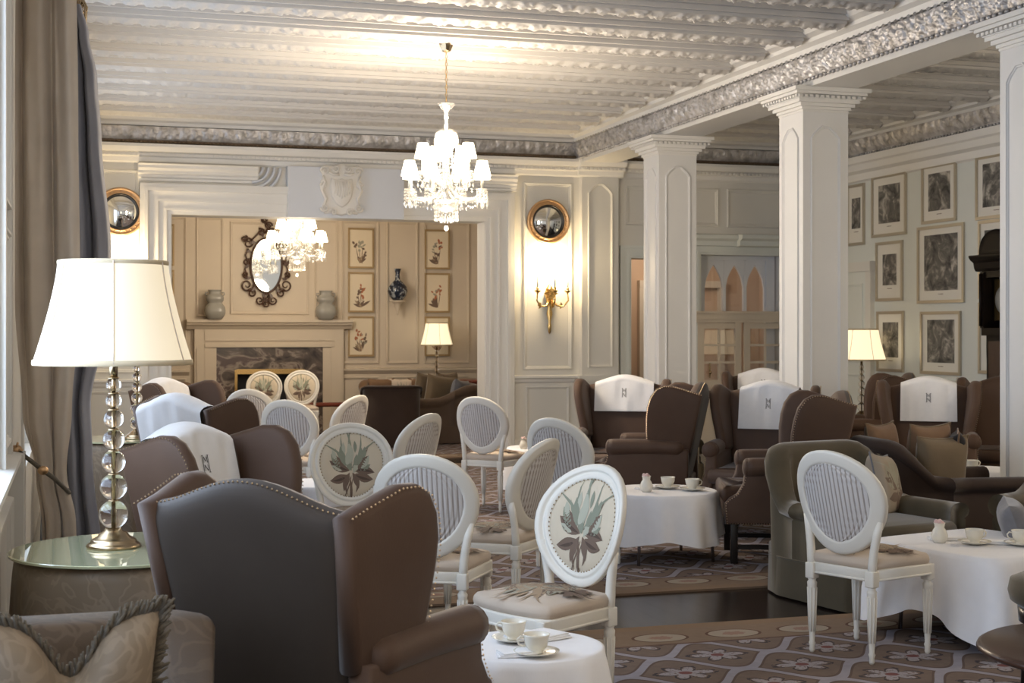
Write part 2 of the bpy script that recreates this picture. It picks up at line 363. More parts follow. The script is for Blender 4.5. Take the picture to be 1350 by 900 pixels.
def place(src, used, loc, face, label, group=None, z=0):
    """first call uses the source itself, later ones copies"""
    o = copy_tree(src) if used.get(src.name) else src
    used[src.name] = 1
    o.location = (loc[0], loc[1], z); o.rotation_euler = (0, 0, atan2(-face[0], face[1])); o['label'] = label
    if group: o['group'] = group
    return o
USED = {}
# ================================================================== THE ROOM
YB, XL, XR, XC, CW, YF = 17.55, -.30, 9.55, 6.18, .45, 22.0
ZC = 4.14
b = MB(); b.box(-2, 12, -4, 24, -.1, 0); struct(b.build('floor', 'boards'))
b = MB(); b.box(-1.9, XR+.2, -1, YB+.35, ZC, ZC+.1); struct(b.build('ceiling', 'ceiling_paint'))

def panel(mb, fn, u0, u1, v0, v1, w_=.035, d=.018, clip=0):
    """raised moulding round a panel; fn(u, v, depth) -> point"""
    if clip: out = [(u0, v0), (u1, v0), (u1, v1-clip), (u1-clip*.35, v1-clip*.55), (u1-clip, v1), (u0+clip, v1), (u0+clip*.35, v1-clip*.55), (u0, v1-clip)]
    else: out = [(u0, v0), (u1, v0), (u1, v1), (u0, v1)]
    n = len(out); cx, cy = (u0+u1)/2, (v0+v1)/2
    def ins(d_):
        q = []
        for i in range(n):
            p0, p1, p2 = out[i-1], out[i], out[(i+1) % n]
            e1 = Vector((p1[0]-p0[0], p1[1]-p0[1])).normalized(); e2 = Vector((p2[0]-p1[0], p2[1]-p1[1])).normalized()
            nn = Vector((-e1.y-e2.y, e1.x+e2.x)).normalized(); k = d_/max(.5, nn.dot(Vector((-e1.y, e1.x))))
            q.append((p1[0]+nn.x*k, p1[1]+nn.y*k))
        return q
    prof = [(0, 0), (.15, 1), (.45, 1), (.6, .5), (.85, .45), (1, 0)]
    vs = []; fs = []
    for t, h in prof: vs += [fn(p[0], p[1], h*d) for p in ins(t*w_)]
    for i in range(len(prof)-1):
        for k in range(n): j = (k+1) % n; fs.append((i*n+k, i*n+j, (i+1)*n+j, (i+1)*n+k))
    mb.add(vs, fs, 0, False)
def run(mb, prof, a, b_, fn, mi=0, sm=False):
    """profile [(out, z)] swept from a to b_ along fn(s, out, z)"""
    vs = [fn(s, o, z) for s in (a, b_) for o, z in prof]; n = len(prof)
    mb.add(vs, [(i, i+1, n+i+1, n+i) for i in range(n-1)]+[tuple(range(n)), tuple(range(n, 2*n))], mi, sm)
def relief(mb, a, b_, h0, h1, fn, res=.022, amp=.03, f=1.0, mi=0, per=.34):
    """carved foliage band: a winding stem with curled, lobed leaves; fn(s, t, height)"""
    nu = int((b_-a)/res); nv = max(8, int((h1-h0)/res)); asp = (h1-h0)
    def P(u, v):
        s = a+u*(b_-a); t = v; q = s/per; k = math.floor(q); dx = (q-k-.5)*per/asp; up = 1 if k % 2 else -1
        cy = .5+.10*up; r = sqrt(dx*dx+(t-cy)**2); th = atan2(t-cy, dx)
        lobes = .40+.10*cos(5*th+q*.5)
        spiral = .5+.5*sin(r*26-th*up)
        leaf = max(0, 1-(r/lobes)**4)*(.35+.65*spiral)
        stem = max(0, 1-abs(t-.5-.33*sin(q*pi))/.09)
        nz = .5+.5*noise.noise(Vector((s*42, t*asp*42, 3.7)))
        env = min(1, t/.06, (1-t)/.06)
        return fn(s, h0+t*(h1-h0), amp*env*(max(leaf, stem*.8, .25*nz)*(.55+.75*nz)))
    mb.grid(nu, nv, P, mi)

BK = lambda s, o, z: (s, YB-o, z)            # back wall, outwards = towards the room
RT = lambda s, o, z: (XR-o, s, z)            # right wall
LF = lambda s, o, z: (XL+o, s, z)
BM = lambda s, o, z: (XC-o, s, z)            # the big beam's left face
BMR = lambda s, o, z: (XC+CW+o, s, z)

# ---- back wall
b = MB()
for x0, x1, z0, z1 in ((XL-.3, 1.08, 0, ZC), (1.08, 4.96, 2.93, ZC), (4.96, 6.9, 0, ZC), (6.9, 7.62, 2.50, ZC), (7.62, 7.9, 0, ZC), (7.9, 9.12, 2.56, ZC), (9.12, XR+.2, 0, ZC)):
    b.box(x0, x1, YB, YB+.35, z0, z1)
for x0, x1 in ((6.22, 6.72),):               # pilaster
    b.box(x0, x1, YB-.10, YB, 0, 3.58); b.box(x0-.04, x1+.04, YB-.13, YB, .90, .98); b.box(x0-.03, x1+.03, YB-.13, YB, 0, .16)
struct(b.build('wall_back', 'wall_cream'))
b = MB(); P_ = lambda u, v, d: (u, YB-d, v); PP = lambda u, v, d: (u, YB-.10-d, v)
panel(b, PP, 6.30, 6.64, 1.08, 3.45, .03, .02, .13); panel(b, PP, 6.30, 6.64, .22, .86)
panel(b, P_, 5.46, 6.12, 1.05, 3.45, .05, .022); panel(b, P_, 5.50, 6.08, .24, .84); panel(b, P_, -.2, .72, 1.05, 3.45, .05, .022); panel(b, P_, -.2, .72, .24, .84)
for x0, x1 in ((6.86, 8.18), (8.30, 9.4)): panel(b, P_, x0, x1, 2.93, 3.44, .05, .022)
struct(b.build('trim_1', 'wall_cream'))
b = MB()   # dado rail and skirting of the back wall
for x0, x1 in ((XL, .8), (5.30, 6.22), (6.72, 6.84)):
    run(b, [(0, .88), (.02, .90), (.03, .935), (.055, .95), (.055, .975), (0, .985)], x0, x1, BK)
struct(b.build('trim_2', 'white_paint'))
b = MB()
for x0, x1 in ((XL, .8), (5.34, 6.22), (6.72, 6.84)): b.box(x0, x1, YB-.03, YB, 0, .16)
struct(b.build('baseboard_back', 'white_paint'))
# cornice with dentils under the frieze, breaking forward over the pilaster
b = MB(); cp = [(0, 3.53), (.03, 3.55), (.04, 3.60), (.09, 3.61), (.09, 3.645), (.14, 3.66), (.17, 3.71), (.17, 3.745), (0, 3.76)]
run(b, cp, XL, 9.55, BK)
run(b, [(o+.10, z) for o, z in cp], 6.16, 6.78, BK)
for k in range(int((9.5-XL)/.055)):
    x = XL+k*.055; off = .10 if 6.16 < x < 6.76 else 0
    b.box(x, x+.03, YB-.115-off, YB-.08-off, 3.612, 3.642)
struct(b.build('trim_3', 'white_paint'))
# carved frieze and its lower moulding, then crown
b = MB(); b.box(XL, XC, YB-.05, YB, 3.80, 3.97); b.box(XC+CW, XR, YB-.05, YB, 3.80, 3.97)
for x0, x1 in ((XL, XC), (XC+CW, XR)): relief(b, x0, x1, 3.80, 3.955, lambda s, t, h: (s, YB-.052-h-.05*(t-3.8)/.155, t), amp=.032, per=.13, res=.016)
struct(b.build('trim_4', 'silver'))
b = MB()
for x0, x1 in ((XL, XC), (XC+CW, XR)):
    run(b, [(0, 3.755), (.07, 3.762), (.085, 3.785), (.06, 3.80), (0, 3.80)], x0, x1, BK)
    for k in range(int((x1-x0)/.05)): b.ball((x0+.025+k*.05, YB-.08, 3.776), (.02, .015, .014), 6, 3)
struct(b.build('trim_5', 'bronze_mould'))
b = MB(); crown = [(0, 3.955), (.10, 3.965), (.12, 4.0), (.17, 4.02), (.17, 4.05), (.24, 4.08), (.26, 4.11), (.26, ZC)]
run(b, crown, XL, XC, BK); run(b, crown, XC+CW, XR, BK)
struct(b.build('trim_6', 'white_paint'))

# ---- great opening: stepped architrave, keystone panel
b = MB()
def architrave(b, x0, x1, zt, y, steps, s=1):
    for (a, c, d) in steps:      # a: start offset from the opening, c: end offset, d: projection
        b.box(x0-c, x0-a, y-d*s, y, 0, zt+c); b.box(x1+a, x1+c, y-d*s, y, 0, zt+c); b.box(x0-a, x1+a, y-d*s, y, zt+a, zt+c)
architrave(b, 1.08, 4.96, 2.93, YB, [(0, .05, .03), (.05, .075, .055), (.075, .15, .045), (.15, .175, .07), (.175, .27, .06), (.27, .31, .10), (.31, .36, .085)])
b.box(1.06, 1.09, YB, YB+.35, 0, 2.93); b.box(4.95, 4.98, YB, YB+.35, 0, 2.93)
hd = [(0, 3.32), (.03, 3.325), (.03, 3.35), (.06, 3.365), (.06, 3.39), (.085, 3.41), (.085, 3.44), (.11, 3.47), (.11, 3.50), (.13, 3.52), (0, 3.53)]
run(b, hd, .70, 2.10, BK); run(b, hd, 4.25, 5.36, BK)
struct(b.build('trim_7', 'white_paint'))
b = MB(); b.box(2.45, 3.88, YB-.125, YB, 2.925, 3.54)
for cx, s in ((2.45, -1), (3.88, 1)):       # curled ends of the mouldings beside the keystone panel
    for k, r in enumerate((.34, .27, .20, .13)):
        pts = [(cx+s*(.42-r*cos(t*pi/2)) , YB-.05, 3.52-r*sin(t*pi/2)*.9) for t in [i/8 for i in range(9)]]
        b.tube(pts, .018, 6)
struct(b.build('trim_8', 'daylit_paint'))

# ---- first doorway casing and the gothic glazed screen
b = MB(); architrave(b, 6.93, 7.60, 2.50, YB, [(0, .03, .02), (.03, .07, .04), (.07, .13, .03), (.13, .16, .055)])
struct(b.build('trim_9', 'wall_green'))
b = MB(); architrave(b, 7.92, 9.10, 2.56, YB, [(0, .03, .02), (.03, .07, .04), (.07, .12, .03)])
run(b, [(0, 2.66), (.06, 2.68), (.06, 2.74), (.11, 2.77), (.11, 2.82), (0, 2.84)], 7.75, 8.42, BK)
run(b, [(0, 2.66), (.16, 2.68), (.16, 2.74), (.23, 2.77), (.23, 2.82), (0, 2.84)], 8.42, 9.30, BK)
struct(b.build('trim_10', 'wall_green'))
YS = YB+.22
fr = MB()
X0, X1 = 7.92, 9.10
fr.box(X0, X0+.13, YS-.04, YS+.04, 0, 2.56); fr.box(X1-.13, X1, YS-.04, YS+.04, 0, 2.56); fr.box(X0+.13, X1-.13, YS-.038, YS+.038, 2.50, 2.56)
xs = [X0+.13+i*(X1-X0-.26)/3 for i in range(4)]
for x in xs[1:3]: fr.box(x-.02, x+.02, YS-.03, YS+.03, 1.78, 2.30)
for i in range(3):                            # pointed arch heads: the board above each light
    a, c = xs[i]+.02, xs[i+1]-.02; n = 10; zs = 2.12; top = 2.44; vs = []; fs = []
    for k in range(n+1):
        t = k/n; x = a+(c-a)*t; q = 1-abs(2*t-1)
        z = zs+(top-zs)*(q**.55)
        for yy in (YS-.02, YS+.02): vs += [(x, yy, z), (x, yy, 2.50)]
    for k in range(n):
        o = 4*k; fs += [(o, o+4, o+5, o+1), (o+2, o+3, o+7, o+6), (o, o+2, o+6, o+4)]
    fr.add(vs, fs)
    fr.box(a-.019, a+.002, YS-.019, YS+.019, 1.78, 2.495); fr.box(c-.002, c+.019, YS-.019, YS+.019, 1.78, 2.495)
so = struct(fr.build('window_1', 'daylit_paint'))
g = MB()
for i in range(3): g.box(xs[i], xs[i+1], YS-.003, YS+.003, 1.78, 2.5)
g.build('glass', 'pane', so)
b = MB(); b.box(7.76, 9.28, YB-.10, YB+.16, 1.70, 1.80); b.box(7.74, 9.30, YB-.13, YB+.18, 1.78, 1.81); b.box(7.78, 9.26, YB-.08, YB+.14, 1.66, 1.70)
struct(b.build('trim_11', 'wall_warm'))
for i, (a, c) in enumerate(((X0-.06, 8.49), (8.53, X1+.06))):   # two glazed leaves
    d = MB(); y0, y1 = YB-.05, YB-.01
    d.box(a, a+.09, y0, y1, 0.01, 1.66); d.box(c-.09, c, y0, y1, 0.01, 1.66); d.box(a+.09, c-.09, y0+.002, y1-.002, 1.58, 1.655); d.box(a+.09, c-.09, y0+.002, y1-.002, .012, .22); d.box(a+.09, c-.09, y0+.002, y1-.002, .80, .90)
    for z in (1.13, 1.36): d.box(a+.08, c-.08, y0+.005, y1-.005, z-.015, z+.015)
    d.box((a+c)/2-.015, (a+c)/2+.015, y0+.007, y1-.007, .88, 1.6); d.box(a+.05, c-.05, y0+.015, y1-.01, .2, .82)
    do = struct(d.build('door_%d' % (i+2), 'wall_warm'))
    g = MB(); g.box(a+.05, c-.05, y0+.018, y0+.022, .88, 1.6); g.build('glass', 'pane', do)
    if i == 0:
        h = MB(); h.ball((a+.17, y0-.02, 1.0), .022); h.box(a+.16, a+.18, y0-.012, y0, .93, 1.12); h.build('door_handle', 'antique_brass', do)
# corridor behind
b = MB(); b.box(6.2, 10, 20.0, 20.1, 0, 3.2); b.box(6.15, 6.25, YB+.35, 20.1, 0, 3.2); b.box(10, 10.1, YB+.35, 20.1, 0, 3.2); b.box(6.2, 10.1, YB+.35, 20.1, 3.2, 3.3)
b.box(6.6, 7.9, 19.95, 20.0, .95, 1.0)
struct(b.build('wall_corridor', 'corridor'))
b = MB()
for x in (8.0, 8.75, 9.3): b.box(x, x+.08, 19.9, 20, 0, 2.2)
b.box(8.0, 9.38, 19.89, 20, 2.2, 2.3); b.box(8.45, 8.75, 19.93, 20, .3, 1.5)
struct(b.build('trim_12', 'wall_cream'))

# ---- right wall
b = MB(); b.box(XR, XR+.2, 4, YB+.35, 0, ZC); struct(b.build('wall_right', 'wall_green'))
b = MB(); R_ = lambda u, v, d: (XR-d, u, v)
run(b, [(0, 3.44), (.03, 3.46), (.04, 3.54), (.10, 3.57), (.13, 3.64), (.16, 3.66), (.16, 3.74), (0, 3.76)], 4, YB, RT)
run(b, [(0, .86), (.03, .90), (.03, .93), (.055, .95), (.055, .975), (0, .985)], 4, 16.0, RT)
struct(b.build('trim_13', 'white_paint'))
b = MB(); b.box(XR-.03, XR, 4, 16.0, 0, .16); struct(b.build('baseboard_right', 'white_paint'))
b = MB(); relief(b, 7, YB, 3.80, 3.96, lambda s, t, h: (XR-.06-h-.08*(t-3.8)/.16, s, t), amp=.034, per=.14, res=.017); b.box(XR-.06, XR, 4, YB, 3.78, 3.97)
for k in range(int((YB-7)/.06)): b.ball((XR-.07, 7+k*.06, 3.775), (.018, .022, .015), 6, 3)
struct(b.build('trim_14', 'silver'))
b = MB(); run(b, crown, 4, YB, RT); struct(b.build('trim_15', 'white_paint'))
b = MB()       # pale door in the right wall near the corner
b.box(XR-.03, XR, 16.02, 16.98, 0, 2.3); panel(b, lambda u, v, d: (XR-.03-d, u, v), 16.14, 16.86, 1.15, 2.15); panel(b, lambda u, v, d: (XR-.03-d, u, v), 16.14, 16.86, .2, 1.0)
do = struct(b.build('door_4', 'wall_green'))
b = MB(); b.box(XR-.06, XR, 15.92, 16.04, 0, 2.38); b.box(XR-.06, XR, 16.96, 17.08, 0, 2.38); b.box(XR-.08, XR, 15.9, 17.1, 2.3, 2.42); b.build('door_frame', 'wall_cream', do)

# ---- left wall: a pier beside the window, then windows; a bay nearer the camera
def window(n, y0, y1, z0, z1, x, th):
    f = MB(); f.box(x-th, x-th+.06, y0, y0+.07, z0, z1); f.box(x-th, x-th+.06, y1-.07, y1, z0, z1); f.box(x-th, x-th+.06, y0, y1, z0, z0+.07); f.box(x-th, x-th+.06, y0, y1, z1-.07, z1)
    k = max(2, int((y1-y0)/.5))
    for i in range(1, k): f.box(x-th+.01, x-th+.05, y0+i*(y1-y0)/k-.012, y0+i*(y1-y0)/k+.012, z0, z1)
    for i in range(1, 5): zz = z0+i*(z1-z0)/5; f.box(x-th+.01, x-th+.05, y0, y1, zz-.012, zz+.012)
    o = struct(f.build('window_%d' % n, 'white_paint'))
    g = MB(); g.box(x-th+.028, x-th+.032, y0+.05, y1-.05, z0+.05, z1-.05); g.build('glass', 'pane', o)
b = MB(); T_ = .25
b.box(XL-T_, XL, 6.22, 9.3, 0, ZC)
for y0, y1, z0, z1 in ((4.15, 4.32, 0, ZC), (4.32, 6.22, 0, .92), (4.32, 6.22, 3.45, ZC), (9.3, 11.5, 0, .7), (9.3, 11.5, 3.45, ZC), (11.5, 13.5, 0, ZC), (13.5, 15.7, 0, .7), (13.5, 15.7, 3.45, ZC), (15.7, YB+.35, 0, ZC)): b.box(XL-T_, XL, y0, y1, z0, z1)
b.box(-1.45, XL-T_, 4.15, 4.25, 0, ZC)
for y0, y1, z0, z1 in ((-1.4, 3.9, 0, .5), (-1.4, 3.9, 3.5, ZC), (3.9, 4.15, 0, ZC)): b.box(-1.45, -1.20, y0, y1, z0, z1)
struct(b.build('wall_left', 'wall_cream'))
window(2, 4.32, 6.22, .92, 3.45, XL, T_-.06); window(3, 9.3, 11.5, .7, 3.45, XL, T_-.06); window(5, 13.5, 15.7, .7, 3.45, XL, T_-.06); window(4, -1.4, 3.9, .5, 3.5, -1.20, .2)
b = MB(); F_ = lambda u, v, d: (XL+d, u, v)
for y0, y1 in ((4.4, 5.6), (5.7, 6.95)): panel(b, F_, y0, y1, .2, .80, .05, .03)
run(b, [(0, .86), (.03, .90), (.03, .93), (.06, .95), (.06, .975), (0, .985)], 4.2, 7.3, LF)
b.box(XL, XL+.025, 6.26, 6.36, .98, 3.55); panel(b, F_, 6.42, 6.98, 1.04, 2.0, .04, .02); panel(b, F_, 6.42, 6.98, 2.1, 3.4, .04, .02); b.box(XL, XL+.07, 7.02, 7.30, 0, .975); b.box(XL, XL+.018, 7.02, 7.16, .98, 3.6)
struct(b.build('trim_16', 'white_paint'))
b = MB(); run(b, crown, 4.2, YB, LF); run(b, [(0, 3.53), (.03, 3.55), (.04, 3.60), (.09, 3.61), (.14, 3.66), (.17, 3.71), (.17, 3.745), (0, 3.76)], 4.2, YB, LF); struct(b.build('trim_17', 'white_paint'))

# ---- the great beam with its carved face, and the columns
b = MB(); b.box(XC, XC+CW, 2, YB, 3.70, ZC)
run(b, [(0, 3.955), (.07, 3.965), (.08, 4.01), (.14, 4.03), (.15, 4.06), (.22, 4.08), (.25, 4.11), (.25, ZC)], 2, YB, BM)
run(b, [(0, 3.955), (.07, 3.965), (.08, 4.01), (.14, 4.03), (.15, 4.06), (.22, 4.08), (.25, 4.11), (.25, ZC)], 2, YB, BMR)
struct(b.build('trim_18', 'white_paint'))
b = MB(); b.box(XC-.02, XC, 2, YB, 3.755, 3.96)
relief(b, 6.0, YB-.06, 3.765, 3.95, lambda s, t, h: (XC-.022-h-.05*(t-3.765)/.185, s, t), amp=.042, res=.013, per=.125)
for k in range(int((YB-6)/.07)): b.ball((XC-.035, 6+k*.07, 3.752), (.02, .026, .017), 6, 4)
for k in range(int((YB-6)/.09)): b.octa((XC-.075, 6+k*.09, 3.958), .02, .03, .018)
struct(b.build('trim_19', 'silver'))
b = MB(); b.box(XC+CW, XC+CW+.02, 2, YB, 3.755, 3.96)
relief(b, 7.0, YB-.06, 3.765, 3.95, lambda s, t, h: (XC+CW+.022+h, s, t), amp=.03, res=.025, per=.16); struct(b.build('trim_20', 'silver'))

def column(y0, label):
    x0, x1, y1 = XC, XC+CW, y0+CW; o = thing('column', label, 'column', (XC+CW/2, y0+CW/2, 0), 0, 'square columns carrying the beam'); h = CW/2
    b = MB(); b.box(-h, h, -h, h, .10, 3.51)
    fns = [lambda u, v, d: (u, -h-d, v), lambda u, v, d: (u, h+d, v), lambda u, v, d: (-h-d, u, v), lambda u, v, d: (h+d, u, v)]
    for f in fns: panel(b, f, -.15, .15, .3, 3.38, .028, .016, .11)
    b.build('shaft', 'column_paint', o)
    b = MB(); b.lathe([(h*1.0, 0), (h*1.0, .04)], (0, 0, 3.50), 4, sm=False)
    b = MB(); steps = [(.006, 3.50, 3.52), (.02, 3.52, 3.545), (.045, 3.545, 3.575), (.075, 3.575, 3.605), (.085, 3.605, 3.64), (.125, 3.64, 3.665), (.15, 3.665, 3.70)]
    for e, z0, z1 in steps: b.box(-h-e, h+e, -h-e, h+e, z0, z1)
    for k in range(13):
        p = -h-.095+k*.0525
        for s in (-1, 1): b.box(p, p+.03, s*(h+.10)-.012, s*(h+.10)+.012, 3.612, 3.635); b.box(s*(h+.10)-.012, s*(h+.10)+.012, p, p+.03, 3.612, 3.635)
    b.build('capital', 'white_paint', o)
    b = MB(); b.box(-h-.03, h+.03, -h-.03, h+.03, 0, .16); b.build('base', 'white_paint', o)
column(14.8, 'square white column furthest back, between the wall light and the glazed screen')
column(11.5, 'square white column in the middle, between the glazed screen and the engravings')
column(8.2, 'square white column at the right edge of the photo, in front of the longcase clock')

# ---- ceiling battens with carved undersides
cnt = 0
for k in range(16):
    y = 16.98-.72*k
    for x0, x1 in ((XL+.15, XC-.2), (XC+CW+.2, XR-.2)):
        if x0 > 6 and y < 8.5: continue
        b = MB(); b.box(x0, x1, y-.19, y+.19, 4.10, ZC+.01); b.box(x0, x1, y-.15, y+.15, 4.06, 4.11); b.box(x0, x1, y-.11, y+.11, 4.035, 4.06)
        relief(b, x0, x1, y-.10, y+.10, lambda s, t, h: (s, t, 4.034-h), amp=.034, res=.017 if y < 12.6 else .021, per=.16)
        cnt += 1; struct(b.build('trim_%d' % (20+cnt), 'ceiling_paint'))

# ================================================================== THE FIREPLACE ROOM
FX0, FX1, FZ = -.6, 6.12, 4.0
b = MB(); b.box(FX0-.1, 1.97, YF, YF+.2, 0, FZ); b.box(1.97, 3.65, YF, YF+.2, 1.26, FZ); b.box(3.65, FX1+.1, YF, YF+.2, 0, FZ)
b.box(FX0-.1, FX0, YB+.35, YF, 0, FZ); b.box(FX1, FX1+.05, YB+.35, YF, 0, FZ); struct(b.build('wall_far', 'wall_warm'))
b = MB(); b.box(FX0-.1, FX1+.05, YB+.35, YF+.2, FZ, FZ+.1); struct(b.build('ceiling_far', 'ceiling_paint'))
b = MB(); Q_ = lambda u, v, d: (u, YF-d, v)
for x0, x1 in ((FX0+.1, .5), (.6, 1.12), (1.2, 1.58), (3.92, 4.5), (4.62, 5.12), (5.22, 5.95)): panel(b, Q_, x0, x1, 1.04, 3.25, .04, .03); panel(b, Q_, x0, x1, .2, .84, .04, .03)
panel(b, Q_, 1.72, 2.12, 1.76, 3.25, .035, .028); panel(b, Q_, 2.22, 3.42, 1.80, 3.2, .04, .03); panel(b, Q_, 3.5, 3.86, 1.76, 3.25, .035, .028)
for x0, x1 in ((FX0, 1.62), (3.88, FX1)): run(b, [(0, .88), (.03, .91), (.06, .94), (.06, .965), (0, .98)], x0, x1, lambda s, o, z: (s, YF-o, z)); b.box(x0, x1, YF-.03, YF, 0, .15)
run(b, [(0, 3.3), (.05, 3.32), (.06, 3.4), (.14, 3.46), (.16, 3.55), (0, 3.55)], FX0, FX1, lambda s, o, z: (s, YF-o, z))
for y0, y1 in ((18.2, 19.6), (19.8, 21.6)): panel(b, lambda u, v, d: (FX1-d, u, v), y0, y1, 1.05, 3.2, .05, .03); panel(b, lambda u, v, d: (FX1-d, u, v), y0, y1, .2, .85, .05, .03)
struct(b.build('trim_40', 'wall_warm'))
# ================================================================== BUILDERS
def bouquet(mb, fn, s=1.0, idx=(1, 2, 3, 3)):
    """printed bouquet: pale green tulips over broad brown leaves; fn(u, v) -> point on the cloth"""
    T1, T2, BR = idx[:3]; DK = idx[3] if len(idx) > 3 else BR; f = lambda u, v: fn(u*s, v*s); R = random.Random(5)
    def L_(x, y, a, l, w_, c, b_=0): mb.leaf(f, x, y, a, l, w_, c, bend=b_, n=7)
    for a, l, b_ in ((.75, .17, .9), (1.05, .19, -.7), (1.3, .20, .5), (1.75, .20, -.6), (2.05, .19, .6), (2.4, .17, -.9), (2.75, .14, -.8), (.4, .13, .8)): L_(0, -.01, a, l, .010, (T1, BR)[R.random() < .45], b_)
    for a, l, b_ in ((-1.75, .13, .2), (-1.5, .15, -.15), (-1.95, .12, .5), (-1.2, .13, -.5), (-1.35, .14, .3)): L_(R.uniform(-.015, .015), -.04, a, l, .006, BR, b_)
    L_(.02, -.13, .9, .07, .010, BR, 1.2); L_(-.02, -.12, 2.3, .06, .010, BR, -1.2)
    for x, y, a, l, w_, b_ in ((-.01, -.02, 2.95, .11, .042, .5), (.01, -.02, .2, .115, .045, .4), (-.02, -.035, 3.7, .095, .042, -.5), (.02, -.04, -.55, .095, .042, .5), (-.005, -.03, -2.2, .08, .03, .4), (.01, -.03, -1.0, .09, .03, -.4), (-.03, -.005, 2.6, .08, .03, -.3), (.04, 0, .6, .08, .03, .3)):
        L_(x, y, a, l, w_, BR, b_)
    g = lambda u, v: (lambda p, q: (p[0]+(q[0]-p[0])*0, p[1], p[2]))(f(u, v), 0)
    for x, y, a, l, w_, b_ in ((-.015, -.02, 2.95, .10, .012, .5), (.015, -.02, .2, .10, .012, .4), (-.02, -.04, 3.7, .08, .012, -.5), (.02, -.045, -.55, .08, .012, .5)): mb.leaf(lambda u, v: tuple(c_*1.0 for c_ in f(u, v)), x, y, a, l, w_, DK, bend=b_)
    pet = [(-.035, .0, 1.95, .085, .030, T1), (.03, 0, 1.15, .095, .032, T1), (0, .015, 1.57, .095, .034, T2), (-.05, -.01, 2.35, .07, .030, T2), (.055, -.005, .75, .08, .030, T1), (.012, -.01, 1.3, .075, .028, T2), (-.018, -.015, 1.85, .07, .026, T1),
           (.075, .025, 1.0, .055, .024, T2), (-.06, .03, 1.9, .06, .022, T1), (.035, .05, 1.35, .06, .020, T2), (-.02, .06, 1.7, .055, .018, T1), (0, -.02, 1.0, .05, .028, T1), (-.01, -.03, 2.1, .05, .028, T2), (.05, -.02, .3, .06, .022, T2), (-.045, -.02, 2.8, .06, .022, T1)]
    for x, y, a, l, w_, c in pet: L_(x, y, a, l, w_, c, .25 if a < 1.57 else -.25)

